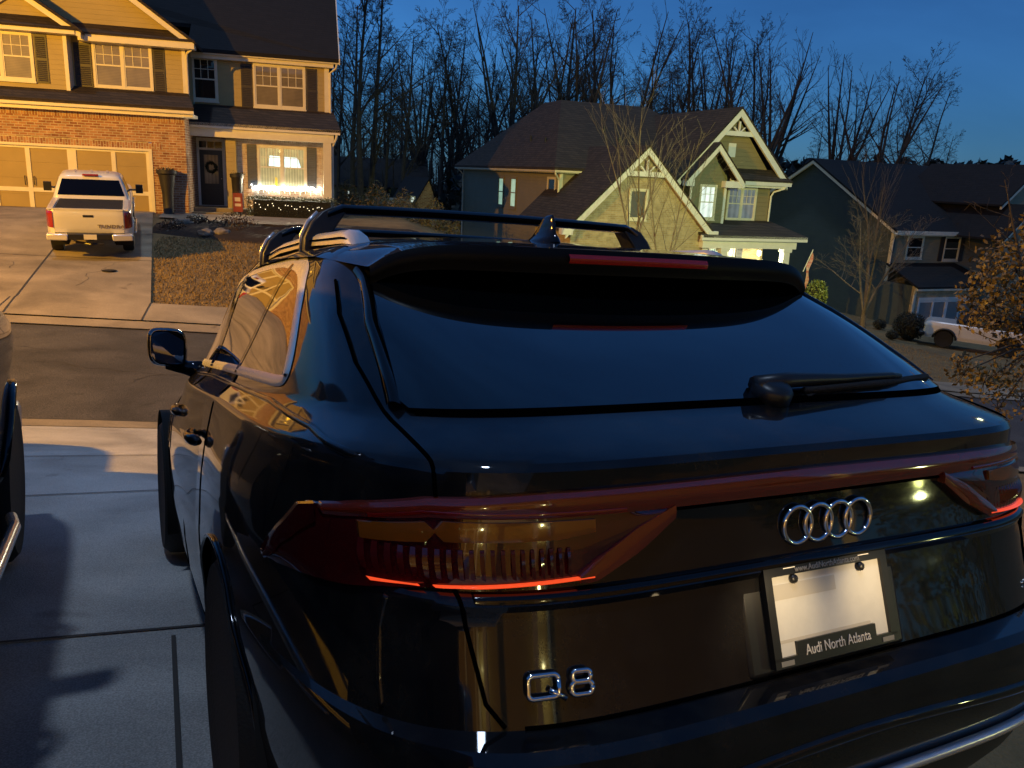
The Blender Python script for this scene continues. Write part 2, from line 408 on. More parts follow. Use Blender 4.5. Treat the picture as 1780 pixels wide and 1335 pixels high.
SR = axis([(-60, -20, 2), (-20, 40, .5), (40, 90, 4)])
st_sheet(SR, axis([(0, ROAD_T, .625)]), .0, 'road', M_asph)
# concrete gutters along both sides of the road, raised lip at the back away from the drives
def kerb_z(s, t): return ground(s, t)
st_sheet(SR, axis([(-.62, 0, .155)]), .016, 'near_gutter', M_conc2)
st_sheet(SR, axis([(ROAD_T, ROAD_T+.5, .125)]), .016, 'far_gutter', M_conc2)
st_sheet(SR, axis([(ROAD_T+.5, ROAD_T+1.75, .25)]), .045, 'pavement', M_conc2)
def joint(s0, t0, s1, t1, w, dz, name='pavement_joint', mt=None):
    n = max(2, int(math.hypot(s1-s0, t1-t0)/.25)); m = MB()
    d = Vector((s1-s0, t1-t0)).normalized(); p = Vector((-d.y, d.x))*w*.5
    vs = []
    for i in range(n+1):
        k = i/n; s = s0+(s1-s0)*k; t = t0+(t1-t0)*k
        for sg in (-1, 1):
            ss, tt = s+p.x*sg, t+p.y*sg; x, y = xy(ss, tt); vs.append((x, y, ground(ss, tt)+dz))
    m.add(vs, [(2*i, 2*i+1, 2*i+3, 2*i+2) for i in range(n)])
    o = m.build(name, mt or M_joint, recalc=False); tag(o, kind='structure'); return o
# our own driveway, down to the gutter
DRV_S0, DRV_S1 = -6.2, 3.6
st_sheet(axis([(DRV_S0, DRV_S1, .49)]), axis([(-21, -6, .5), (-6, -.62, .2)]), .010, 'driveway', M_conc)
for px, py in ((150, 795), (150, 862), (150, 1112)):
    p = on_ground(px, py, 2, 30); s, t = st(p.x, p.y)
    joint(DRV_S0, t, DRV_S1, t, .022, .018)
for t in (-12.2, -15.2): joint(DRV_S0, t, DRV_S1, t, .022, .018)
p0 = on_ground(302, 1112, 2, 30); p1 = on_ground(312, 1330, 1.5, 30)
s0, t0 = st(p0.x, p0.y); s1, t1 = st(p1.x, p1.y)
joint(s0, t0, s0+(s1-s0)*8, t0+(t1-t0)*8, .018, .0195)
# opposite driveway and its joints
ODR = (-7.6, -1.75)
# its right hand edge runs a little towards us
pe0 = on_ground(266, 374, 20, 60); pe1 = on_ground(262, 538, 8, 60); e0_ = st(pe0.x, pe0.y); e1_ = st(pe1.x, pe1.y)
def od_edge(t): return e1_[0] + (e0_[0]-e1_[0])*(t-e1_[1])/(e0_[1]-e1_[1])
mo = MB(); TO = axis([(ROAD_T+1.75, 20.3, .4)]); vs_ = []
for t in TO:
    for k in range(17):
        s_ = ODR[0]-1.5 + (od_edge(t)-ODR[0]+1.5)*k/16; x_, y_ = xy(s_, t); vs_.append((x_, y_, ground(s_, t)+.02))
mo.add(vs_, [(i*17+j, i*17+j+1, (i+1)*17+j+1, (i+1)*17+j) for i in range(len(TO)-1) for j in range(16)])
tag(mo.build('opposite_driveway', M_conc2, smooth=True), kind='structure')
pj0 = on_ground(20, 528, 8, 60); pj1 = on_ground(98, 428, 12, 60); j0 = st(pj0.x, pj0.y); j1 = st(pj1.x, pj1.y)
jf = lambda t: j0[0]+(j1[0]-j0[0])*(t-j0[1])/(j1[1]-j0[1])
joint(jf(8.02), 8.02, jf(20.2), 20.2, .03, .030); joint(jf(6.8), 6.8, jf(8.0), 8.0, .03, .053); joint(ODR[0], 12.0, od_edge(12.0), 12.0, .025, .030)
joint(od_edge(8), ROAD_T+.5, od_edge(8), ROAD_T+1.75, .03, .053); joint(-3.2, ROAD_T+.02, -3.2, ROAD_T+1.7, .02, .053)
for s in (2.6, 6.5, 10.5, 14.5): joint(s, ROAD_T+.5, s, ROAD_T+1.75, .02, .053)
joint(-20, 0.0, 30, 0.0, .03, .022); joint(-20, ROAD_T, 30, ROAD_T, .04, .022)
# utility lid on the opposite drive
pm = on_ground(190, 473); mb = MB(); mb.lathe([(.17, 0), (.17, .02), (.14, .028)], (0, 0, 0), n=20)
o = mb.build('utility_cover', mat('cast_iron', (.03, .028, .025), .7, metal=.6)); o.location = (pm.x, pm.y, pm.z+.022)
tag(o, 'small round dark utility cover set in the driveway opposite', 'utility cover')
# walk to the porch and mulch beds of the house opposite
def patch(pts, name, mt, dz, kind='structure', bumpy=0.0):
    """irregular filled outline (s,t) laid on the ground, domed a little"""
    cs = sum(p[0] for p in pts)/len(pts); ct = sum(p[1] for p in pts)/len(pts); m = MB(); vs = []; n = 48; rings = 10
    def edge(k):
        k = k % 1 * len(pts); i = int(k); f = k-i; a = pts[i]; b = pts[(i+1) % len(pts)]
        return a[0]+(b[0]-a[0])*f, a[1]+(b[1]-a[1])*f
    rr = random.Random(5)
    for r in range(rings+1):
        for k in range(n):
            es, et = edge(k/n); q = r/rings; s, t = cs+(es-cs)*q, ct+(et-ct)*q
            x, y = xy(s, t); vs.append((x, y, ground(s, t)+dz + bumpy*(1-q*q)*(1+.5*rr.uniform(-1, 1)) - (.06 if r == rings and bumpy else 0)))
    fs = [(r*n+k, r*n+(k+1) % n, (r+1)*n+(k+1) % n, (r+1)*n+k) for r in range(rings) for k in range(n)]
    m.add(vs, fs); o = m.build(name, mt, smooth=True); tag(o, kind=kind); return o
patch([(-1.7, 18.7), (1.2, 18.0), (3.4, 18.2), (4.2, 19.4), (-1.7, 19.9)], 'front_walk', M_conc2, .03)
patch([(-1.65, 16.1), (.6, 15.2), (3.2, 14.9), (6.6, 15.8), (7.6, 18.2), (4.5, 18.6), (3.3, 17.9), (.2, 17.4), (-1.65, 18.0)], 'mulch_bed', M_mulch, .03, bumpy=.14)

# hairline cracks in the slabs and in the road
rc_ = random.Random(12)
def crack(s, t, ang, n, step, w, dz):
    P = [(s, t)]; a = ang
    for _ in range(n): a += rc_.gauss(0, .35); P.append((P[-1][0]+cos(a)*step, P[-1][1]+sin(a)*step)); a += (ang-a)*.3
    m = MB(); vs = []
    for i, (ss, tt) in enumerate(P):
        d = Vector((P[min(i+1, n)][0]-P[max(i-1, 0)][0], P[min(i+1, n)][1]-P[max(i-1, 0)][1])).normalized(); ww = w*(1-.8*i/n)*rc_.uniform(.5, 1.3)
        for sg in (-1, 1): x, y = xy(ss-d.y*ww*sg, tt+d.x*ww*sg); vs.append((x, y, ground(ss-d.y*ww*sg, tt+d.x*ww*sg)+dz))
    m.add(vs, [(2*i, 2*i+1, 2*i+3, 2*i+2) for i in range(n)]); tag(m.build('pavement_crack', M_joint, recalc=False), kind='structure')
crack(-.6, -4.6, 2.4, 14, .09, .004, .0165); crack(-1.6, -7.3, .3, 16, .07, .004, .0165); crack(-.2, -9.0, 1.9, 12, .07, .003, .0165)
for s_, t_, a_, n_ in ((-3.2, 1.0, .4, 30), (-1.5, 3.2, -.2, 40), (.2, 2.1, 1.2, 24), (-4, 4.8, .1, 46), (1, 5.2, .2, 30)): crack(s_, t_, a_, n_, .11, .010, .006)
crack(-2.2, 9.2, 1.3, 30, .12, .006, .026); crack(-3.9, 10.5, 1.7, 26, .12, .006, .026)

# grass blades on the lit lawn opposite and along the near verge: nobody could count them
rg = random.Random(3); gm = MB()
def blades(s0, s1, t0, t1, n):
    for _ in range(n):
        s, t = rg.uniform(s0, s1), rg.uniform(t0, t1)
        if s < od_edge(t)+.04: continue
        x, y = xy(s, t); z = ground(s, t)-.03; a = rg.uniform(0, pi); h = rg.uniform(.03, .075); w = .012
        dx, dy = cos(a)*w, sin(a)*w; lx, ly = rg.gauss(0, .03), rg.gauss(0, .03)
        gm.add([(x-dx, y-dy, z), (x+dx, y+dy, z), (x+lx, y+ly, z+h)], [(0, 1, 2)])
blades(-1.2, 6.5, 8.0, 15.5, 24000); blades(14, 28, 8.2, 18, 9000)
o = gm.build('grass', mat('dry_grass', (.34, .24, .09), .9, nscale=3, c2=(.2, .13, .05)), recalc=False)
tag(o, 'short straw coloured dormant grass on the lawns across the road', 'grass', kind='stuff')

# ------------------------------------------------------------------ street lamps that light the place
M_lampgrey = mat('lamp_metal', (.25, .25, .26), .45, metal=.8)
def street_lamp(x, y, h, aim, color, power, glow, label, radius=.12, lens=(1, .6, .2), spot=None):
    z = gz(x, y)
    r = empty('street_lamp', (x, y, z), aim, label, 'street lamp')
    m = MB(); m.tube([(0, 0, 0), (0, 0, .25), (0, 0, h-.6)], [.11, .085, .05], 12); m.build('pole', M_lampgrey, r, angle=40)
    m = MB(); m.tube([(0, 0, h-.62), (.25, 0, h-.15), (.8, 0, h), (1.3, 0, h+.03)], .035, 8); m.build('arm', M_lampgrey, r, angle=40)
    m = MB(); m.prism([(1.2, -.13, h+.02), (1.85, -.15, h-.02), (1.85, .15, h-.02), (1.2, .13, h+.02)], (0, 0, .14)); hd = m.build('lamp_head', M_lampgrey, r, bevel=.03)
    m = MB(); m.lathe([(.11, 0), (.1, -.05), (.05, -.09)], (1.55, 0, h-.015), n=16)
    m.build('lens', mat('lens_'+label[:6], lens, .3, emit=lens, estr=glow), hd, smooth=True)
    li = bpy.data.lights.new('lamp_light', 'SPOT' if spot else 'POINT'); li.energy = power; li.color = color; li.shadow_soft_size = radius
    lo = bpy.data.objects.new('lamp_light', li); col.objects.link(lo); lo.parent = r; lo.location = (1.55, 0, h-.25)
    if spot:                                    # a shielded head throws its light one way
        bpy.context.view_layer.update(); d = (r.matrix_basis.inverted() @ Vector(spot[0])) - lo.location
        lo.rotation_euler = d.to_track_quat('-Z', 'Y').to_euler(); li.spot_size = rad(spot[1]); li.spot_blend = spot[2]
    return r
# ------------------------------------------------------------------ the black coupe suv in front of us
M_paint = mat('black_paint', (.004, .0042, .0055), .5, spec=.05, coat=1.0)
M_gloss = mat('gloss_black', (.003, .003, .003), .06, spec=.5)
M_satin = mat('satin_black', (.012, .012, .012), .38)
M_rubber = mat('tyre_rubber', (.006, .006, .006), .8, bump=.3, bscale=90)
M_glass = mat('tinted_glass', (.002, .0025, .003), .015, spec=.7, coat=1.0)
M_chrome = mat('aluminium_trim', (.82, .80, .76), .24, metal=.6)
M_bright = mat('bright_chrome', (.85, .85, .85), .08, metal=1.0)
M_gap = mat('panel_gap', (.001, .001, .001), 1.0, spec=0)
M_rim = mat('alloy_rim', (.10, .10, .105), .3, metal=.9)
M_red = mat('red_lens', (.16, .006, .003), .05, spec=.5, coat=1)
M_reddark = mat('dark_red_lens', (.050, .0032, .004), .05, coat=1)
M_bar = mat('red_brown_lens', (.15, .017, .006), .06, coat=1)
M_amber = mat('reflected_amber', (.20, .055, .006), .08, coat=1)  # amber of the lit house mirrored in the lamp, put in as colour
M_strip = mat('lit_red_strip', (.8, .06, .01), .2, emit=(1, .085, .02), estr=.85)
M_brake = mat('brake_lens', (.13, .004, .003), .15, coat=1, emit=(1, .02, .015), estr=.03)
M_plate = mat('plate_white', (.62, .60, .54), .5, noise=.05, nscale=30)
M_under = mat('underbody', (.004, .004, .004), .9)

def weather(m):       # road film and dried water marks in the clear coat
    n = m.node_tree; b = n.nodes['Principled BSDF']; L = n.links
    tc = n.nodes.new('ShaderNodeTexCoord'); z1 = n.nodes.new('ShaderNodeTexNoise'); z1.inputs['Scale'].default_value = 2.2; z1.inputs['Detail'].default_value = 8; z1.inputs['Roughness'].default_value = .7; L.new(tc.outputs['Object'], z1.inputs['Vector'])
    mr = n.nodes.new('ShaderNodeMapRange'); mr.inputs['From Min'].default_value = .35; mr.inputs['From Max'].default_value = .75; mr.inputs['To Min'].default_value = .012; mr.inputs['To Max'].default_value = .075; L.new(z1.outputs['Fac'], mr.inputs['Value']); L.new(mr.outputs['Result'], b.inputs['Coat Roughness'])
    z2 = n.nodes.new('ShaderNodeTexNoise'); z2.name = 'road_film'; z2.inputs['Scale'].default_value = 5; z2.inputs['Detail'].default_value = 9; z2.inputs['Roughness'].default_value = .75; L.new(tc.outputs['Object'], z2.inputs['Vector'])
    rp = n.nodes.new('ShaderNodeValToRGB'); rp.color_ramp.elements[0].position = .45; rp.color_ramp.elements[1].position = .8; rp.color_ramp.elements[0].color = (.004, .0042, .0055, 1); rp.color_ramp.elements[1].color = (.022, .020, .017, 1); L.new(z2.outputs['Fac'], rp.inputs['Fac']); L.new(rp.outputs['Color'], b.inputs['Base Color'])
weather(M_paint)
suv = empty('parked_suv'); suv.matrix_world = CAR_M.to_4x4()
tag(suv, 'glossy black coupe suv with roof bars filling the foreground of the driveway', 'car')

# shell: level -> half width, rear y at the centre line, front y, corner exponent rear, front
LV = [(.20, .86, .45, 4.70, 5, 4), (.24, .90, .30, 4.80, 5, 4), (.30, .945, .20, 4.88, 6, 4), (.40, .972, .10, 4.93, 6, 3.6), (.52, .985, .035, 4.95, 6, 3.5), (.60, .988, .005, 4.96, 6, 3.5), (.68, .990, -.012, 4.96, 6, 3.5),
      (.735, .990, -.010, 4.96, 6, 3.5), (.752, .989, .004, 4.95, 6, 3.5), (.760, .988, .060, 4.94, 6, 3.5), (.80, .986, .070, 4.93, 6, 3.5), (.88, .982, .088, 4.86, 6, 3.4), (.940, .978, .098, 4.74, 6, 3.2), (.952, .976, .092, 4.70, 6, 3.2),
      (.962, .975, .096, 4.68, 6, 3.1), (.972, .974, .110, 4.66, 6, 3.1), (1.02, .969, .118, 4.50, 6, 3), (1.08, .962, .122, 4.20, 6, 3), (1.135, .955, .122, 4.0, 6, 3), (1.165, .950, .118, 3.95, 6, 3), (1.178, .946, .126, 3.93, 6, 3),
      (1.184, .940, .142, 3.92, 6.2, 3), (1.196, .922, .178, 3.91, 6.4, 3), (1.210, .906, .222, 3.90, 6.5, 3), (1.224, .892, .266, 3.88, 6.5, 3), (1.238, .884, .308, 3.85, 6.6, 3), (1.25, .879, .332, 3.82, 6.8, 3), (1.33, .845, .495, 3.62, 8.5, 3), (1.43, .806, .700, 3.36, 11, 3), (1.51, .770, .866, 3.14, 12, 3), (1.56, .738, .954, 3.0, 12, 3), (1.60, .700, 1.02, 2.88, 10, 3), (1.62, .64, 1.08, 2.8, 8, 3)]
YM = 2.2
def lv(z):
    z = min(max(z, LV[0][0]), LV[-1][0])
    for a, b in zip(LV, LV[1:]):
        if z <= b[0]:
            k = (z-a[0])/(b[0]-a[0]); return [a[i]+(b[i]-a[i])*k for i in range(1, 6)]
def zshift(y, z):
    g = sstep(.78, 1.15, z)*(1-sstep(1.34, 1.58, z))
    q = lerp_table([(.42, 0), (.95, -.012), (1.6, -.022), (3.1, -.075), (3.6, -.075), (4.4, -.03)], y)
    return g*q
def bulge(y, z):
    g = sstep(.55, .72, z)*(1-sstep(.98, 1.2, z))
    return g*(.024*math.exp(-((y-1.17)/.55)**2) + .020*math.exp(-((y-4.05)/.5)**2) - .010*math.exp(-((y-2.5)/.7)**2))
def shell_dir(z, c, s):
    """point of the ring at level z in plan direction (c forward, s sideways)"""
    w, r, f, nr, nf = lv(z)
    L = (YM-r) if c < 0 else (f-YM); n = nr if c < 0 else nf
    rho = (abs(c)**n + abs(s)**n)**(-1/n)
    y = YM + L*c*rho; x = w*s*rho
    x += math.copysign(bulge(y, z), x)*min(1, abs(x)/.9) if x else 0
    return Vector((x, y, z + zshift(y, z)))
def side_x(y, z):
    zz = z
    for _ in range(4): zz = z - zshift(y, zz)
    w, r, f, nr, nf = lv(zz)
    L = (YM-r) if y < YM else (f-YM); n = nr if y < YM else nf
    q = min(.999, abs(y-YM)/L)
    return (w*(1-q**n)**(1/n) + bulge(y, zz))
def rear_y(x, z):
    w, r, f, nr, nf = lv(z); q = min(.9995, abs(x)/w)
    return YM - (YM-r)*(1-q**nr)**(1/nr)
def side_pt(y, z, off=0.0, sg=-1):
    x = side_x(y, z); e = .01
    n = Vector((1, -(side_x(y+e, z)-side_x(y-e, z))/(2*e), -(side_x(y, z+e)-side_x(y, z-e))/(2*e))).normalized()
    p = Vector((x, y, z)) + n*off
    return Vector((p.x*sg, p.y, p.z))
def rear_pt(x, z, off=0.0):
    y = rear_y(x, z); e = .006
    n = Vector((-(rear_y(x+e, z)-rear_y(x-e, z))/(2*e), 1, -(rear_y(x, z+e)-rear_y(x, z-e))/(2*e))).normalized()*-1
    return Vector((x, y, z)) + n*off

# body skin, arches cut out of it
ZL = []
for a, b in zip(LV, LV[1:]):
    n = max(1, int((b[0]-a[0])/.022)); ZL += [a[0]+(b[0]-a[0])*i/n for i in range(n)]
ZL.append(LV[-1][0])
# even spacing along the outline: sample one ring finely and pick directions
def ring_dirs(n):
    fine = [(cos(2*pi*i/4000), sin(2*pi*i/4000)) for i in range(4001)]; P = [shell_dir(.8, -c, s) for c, s in fine]
    acc = [0]
    for a, b in zip(P, P[1:]): acc.append(acc[-1] + (b-a).length*(2.2 if a.y < 1.9 else 1))
    out = []; j = 0
    for k in range(n):
        t = acc[-1]*k/n
        while acc[j] < t: j += 1
        out.append((-fine[j][0], fine[j][1]))
    return out
DIRS = ring_dirs(420)
ARCH = [(1.17, .385, .445), (4.07, .385, .445)]
vs = []; idx = {}; inside = []
for z in ZL:
    for c, s in DIRS:
        p = shell_dir(z, c, s); ins = False
        if abs(p.x) > .7 and p.z < .95:
            for ay, az, ar in ARCH:
                d = math.hypot(p.y-ay, p.z-az)
                if d < ar:
                    ins = True
                    if d > 1e-6: p = Vector((p.x, ay+(p.y-ay)*ar/d, az+(p.z-az)*ar/d))
        vs.append(p); inside.append(ins)
N = len(DIRS); fs = []
for i in range(len(ZL)-1):
    for k in range(N):
        q = (i*N+k, i*N+(k+1) % N, (i+1)*N+(k+1) % N, (i+1)*N+k)
        if not all(inside[j] for j in q): fs.append(q)
fs.append(tuple(range(N))[::-1])
m = MB(); m.add(vs, fs); m.build('body', M_paint, suv, angle=32, recalc=False)
# dark tub inside the arches and the floor
m = MB()
for ay, az, ar in ARCH:
    for sg in (-1, 1):
        m.grid(lambda u, v: Vector((sg*(.62+.36*v), ay+cos(pi*(1.25*u-.125))*(ar+.012), az+sin(pi*(1.25*u-.125))*(ar+.012))), 20, 2)
        m.box(sg*.60-.01, sg*.60+.01, ay-.5, ay+.5, .2, .85)
m.build('wheel_housing', M_under, suv, smooth=True)
# wheel arch trims
m = MB()
for ay, az, ar in ARCH:
    for sg in (-1, 1):
        m.tube([(sg*(side_x(ay+cos(a)*ar, max(.25, az+sin(a)*ar))+.004), ay+cos(a)*ar, az+sin(a)*ar) for a in [pi*(1.2*i/30-.1) for i in range(31)]], .006, 6)
m.build('arch_trim', M_gloss, suv, smooth=True)

# roof lid that runs back into the tailgate spoiler
def lid_w(y): return lerp_table([(.70, .672), (.84, .692), (1.2, .735), (2.0, .724), (2.6, .715), (3.0, .69)], y)
def lid_c(y): return lerp_table([(.70, 1.578), (.75, 1.588), (.95, 1.616), (1.28, 1.655), (1.7, 1.682), (2.1, 1.692), (2.5, 1.675), (2.8, 1.635), (3.05, 1.585)], y)
def lid_e(y): return lerp_table([(.70, 1.535), (.85, 1.530), (1.2, 1.572), (1.6, 1.59), (2.1, 1.592), (2.5, 1.575), (2.8, 1.55), (3.05, 1.52)], y)
def lid_y0(u): return .735 + .04*u*u + .06*abs(u)**6          # trailing edge in plan
def lid(u, y):
    w = lid_w(y); c = lid_c(y); e = lid_e(y); a = abs(u)
    k = 1-sstep(.85, 1.35, y)
    return Vector((u*w, y, c-(c-e)*((.36-.20*k)*a*a+(.64+.20*k)*a**(7+3*k))))
def lid_uv(i, j, dz=0):
    u = -1+2*i; u = math.copysign(abs(u)**.75, u); y0 = lid_y0(u); y = y0+(3.05-y0)*j
    p = lid(u, y); p.z += dz; return p
m = MB(); m.grid(lambda i, j: lid_uv(i, j**1.3), 56, 70, flip=True)
def lid_edge(i, j):
    u = -1+2*i; u = math.copysign(abs(u)**.75, u); y = lid_y0(u); p = lid(u, y); h = .062*(1-.25*abs(u)**4)
    q = j
    return p + Vector((0, -.006*math.sin(pi*min(1, q*1.2)) + .014*max(0, q-.6), -h*q))
m.k = 1; m.grid(lid_edge, 56, 6)
def lid_under(i, j):
    u = -1+2*i; u = math.copysign(abs(u)**.75, u); y0 = lid_y0(u)+.006; y1 = 1.10; y = y0+(y1-y0)*j
    p0 = lid_edge(i, 1.0); h0 = lid(u, y).z
    return Vector((lid(u, y).x, y, p0.z*(1-j)+j*min(h0-.03, 1.548) ))
m.k = 1; m.grid(lid_under, 56, 8)
m.build('roof_spoiler', [M_paint, mat('spoiler_black', (.003, .003, .003), .45, spec=.15)], suv, angle=35, recalc=False)
m = MB()
def brk(i, j):
    x = -.235+.47*i; u = x/.735; ii = .5+.5*math.copysign(abs(u)**(1/.75), u)
    p = lid_edge(ii, .22+.36*j); return p + Vector((0, -.006-.004*sin(pi*j), 0))
m.grid(brk, 24, 4); m.build('brake_light', M_brake, suv, smooth=True)

# rear window, laid on the shell
GL = [(-.745, 1.226), (-.60, 1.222), (.60, 1.222), (.745, 1.226), (.70, 1.50), (.64, 1.535), (-.64, 1.535), (-.70, 1.50)]
def glass_pt(i, j, off=.010):
    z = 1.240 + (1.545-1.240)*j; hw = lerp_table([(1.240, .740), (1.250, .748), (1.40, .715), (1.50, .678), (1.545, .61)], z)
    return rear_pt(-hw+2*hw*i, z, off)
m = MB(); m.grid(glass_pt, 90, 24); m.build('rear_window', M_glass, suv, smooth=True)
# black aero blades either side of the rear window
for sg in (-1, 1):
    m = MB()
    def fin(i, j):
        z = 1.246 + (1.520-1.246)*j; hw = lerp_table([(1.240, .744), (1.40, .716), (1.50, .676)], z)
        x = sg*(hw + .002 + .024*i); return rear_pt(x, z, .004+.014*sin(pi*i))
    m.grid(fin, 6, 20); m.build('pillar_blade', M_gloss, suv, smooth=True)

# side glass and its bright surround
CH_BOT = [(.99, 1.252), (1.20, 1.247), (1.54, 1.236), (2.2, 1.212), (2.75, 1.187), (3.10, 1.168)]
OUT = [(.94, 1.258), (.955, 1.30), (1.07, 1.43), (1.18, 1.525), (1.27, 1.560), (1.42, 1.580), (1.83, 1.592), (2.25, 1.580), (2.50, 1.558), (2.70, 1.505), (2.92, 1.385), (3.13, 1.20), (3.17, 1.178), (3.05, 1.178), (2.6, 1.196), (2.0, 1.219), (1.54, 1.232), (1.2, 1.240), (1.0, 1.244)]
def smooth_loop(P, n=3):
    for _ in range(n):
        Q = []
        for a, b in zip(P, P[1:]+P[:1]):
            Q += [(a[0]*.75+b[0]*.25, a[1]*.75+b[1]*.25), (a[0]*.25+b[0]*.75, a[1]*.25+b[1]*.75)]
        P = Q
    return P
OUTS = smooth_loop(OUT, 2)
def in_poly(y, z, P):
    r = False
    for (a, b), (c, d) in zip(P, P[1:]+P[:1]):
        if (b > z) != (d > z) and y < (c-a)*(z-b)/(d-b)+a: r = not r
    return r
def zspan(y, P):
    zs = []
    for (a, b), (c, d) in zip(P, P[1:]+P[:1]):
        if (a <= y < c) or (c <= y < a): zs.append(b+(d-b)*(y-a)/(c-a))
    return (min(zs), max(zs)) if len(zs) >= 2 else None
DOORCUT = 1.86
def side_window(y0, y1, sg, rake=0.0):
    m = MB()
    def f(i, j):
        y = y0+(y1-y0)*i; sp = zspan(y, OUTS)
        z = sp[0]+(sp[1]-sp[0])*j; return side_pt(y, z, .003, sg)
    m.grid(f, 36, 12, flip=(sg > 0)); return m.build('side_window', M_glass, suv, smooth=True)
for sg in (-1, 1):
    side_window(1.0, 3.155, sg)
    m = MB(); n = len(OUTS)
    cy = 2.0; cz = 1.38
    for k in range(n):
        a = OUTS[k]; b = OUTS[(k+1) % n]
        def wd(p): return lerp_table([(.95, .046), (1.15, .042), (1.6, .026), (3.2, .022)], p[0]) if p[1] > 1.262 else .022
        def inner(p, w):
            d = Vector((cy-p[0], cz-p[1])); 
            # offset mostly along the local normal of the loop
            kk = OUTS.index(p); q0 = OUTS[kk-1]; q1 = OUTS[(kk+1) % n]; t = Vector((q1[0]-q0[0], q1[1]-q0[1])).normalized(); nn = Vector((-t.y, t.x))
            if nn.dot(d) < 0: nn = -nn
            return (p[0]+nn.x*w, p[1]+nn.y*w)
        ia, ib = inner(a, wd(a)), inner(b, wd(b)); oa, ob = inner(a, -.006), inner(b, -.006)
        A = [side_pt(*oa, .002, sg), side_pt(*ob, .002, sg)]; 
        ma = ((oa[0]+ia[0])/2, (oa[1]+ia[1])/2); mb_ = ((ob[0]+ib[0])/2, (ob[1]+ib[1])/2)
        Bm = [side_pt(*ma, .0065, sg), side_pt(*mb_, .0065, sg)]; Cc = [side_pt(*ia, .003, sg), side_pt(*ib, .003, sg)]
        m.add(A+Bm+Cc, [(0, 1, 3, 2), (2, 3, 5, 4)])
    bm_o = m.build('window_trim', M_chrome, suv, recalc=True, smooth=True)
    bme = bmesh.new(); bme.from_mesh(bm_o.data); bmesh.ops.remove_doubles(bme, verts=bme.verts, dist=.0004); bmesh.ops.recalc_face_normals(bme, faces=bme.faces); bme.to_mesh(bm_o.data); bme.free()
    # pillar between the doors, leaning
    m = MB(); m.grid(lambda i, j: side_pt(1.42 + .22*(1-j) + .030*i - .0, zspan(1.42+.22*(1-j)+.03*i, OUTS)[0]*(1-j)+zspan(1.42+.22*(1-j)+.03*i, OUTS)[1]*j, .006, sg), 3, 14, flip=(sg > 0))
    m.build('window_divider', M_gloss, suv, smooth=True)
    m = MB(); m.grid(lambda i, j: side_pt(2.28 + .075*i, zspan(2.28+.075*i, OUTS)[0]*(1-j)+zspan(2.28+.075*i, OUTS)[1]*j, .006, sg), 3, 14, flip=(sg > 0))
    m.build('door_pillar', M_gloss, suv, smooth=True)
# windscreen
m = MB()
def ws(i, j):
    z = 1.235+.35*j; a = rad(-50+100*i); p = shell_dir(z, cos(a), sin(a)); return p*1.0 + Vector((0, .004, .004))
m.grid(ws, 40, 14, flip=True); m.build('windscreen', M_glass, suv, smooth=True)

# panel gaps
def gap(path, r=.003, name='panel_gap'):
    MBg.tube(path, r, 5)
MBg = MB()
def lerp_path(P, n):
    out = []
    for a, b in zip(P, P[1:]):
        for i in range(n): out.append(tuple(a[k]+(b[k]-a[k])*i/n for k in range(len(a))))
    return out + [P[-1]]
for sg in (-1, 1):
    # tailgate seam (x, z) down the rear corner
    S_ = [(.742, 1.50), (.772, 1.42), (.785, 1.32), (.780, 1.26), (.775, 1.225), (.768, 1.19), (.766, 1.178), (.764, 1.13), (.755, 1.05), (.745, .975), (.740, .95), (.715, .80), (.69, .765)]
    gap([rear_pt(sg*x, z, .0005) for x, z in lerp_path(S_, 5)], .0038)
    gap([side_pt(y, z, .0, sg) for y, z in lerp_path([(1.62, 1.225), (1.66, 1.05), (1.70, .85), (1.66, .62), (1.56, .45), (1.52, .42)], 6)])
    gap([side_pt(y, z, .0, sg) for y, z in lerp_path([(2.33, 1.20), (2.40, 1.0), (2.44, .7), (2.40, .36)], 6)])
    gap([side_pt(y, z, .0, sg) for y, z in lerp_path([(3.35, 1.13), (3.42, .9), (3.45, .6), (3.40, .34)], 6)])
    gap([side_pt(y, z, .0, sg) for y, z in lerp_path([(1.52, .42), (2.4, .345), (3.40, .34)], 10)])
    # spoiler joint
    gap([lid(sg*(1.0-.0*i), .86+.0*i) for i in (0, 1)] + [lid(sg*u, .87+.05*(1-u)) for u in (.97, .93, .88, .82, .76, .70)], .004)
gap([rear_pt(-.66+1.32*i/40, .762, .0) for i in range(41)], .004)
MBg.build('panel_gaps', M_gap, suv, smooth=True)
# deck edge moulding below glass
m = MB(); m.grid(lambda i, j: rear_pt(-.735+1.47*i, 1.2345+.0055*j, .0015+.0085*j), 60, 2); m.build('glass_seal', M_gap, suv, smooth=True)
# crease lines along the side above the wheels
m = MB()
for sg in (-1, 1):
    P = [(.36, 1.176), (.6, 1.20), (1.0, 1.212), (1.5, 1.204), (2.2, 1.185), (3.0, 1.145), (3.4, 1.12)]
    m.tube([side_pt(y, z-.004, -.004, sg) for y, z in lerp_path(P, 8)], [.002]+[.010]*(8*6-1)+[.003], 8)
m.build('shoulder_crease', M_paint, suv, smooth=True)

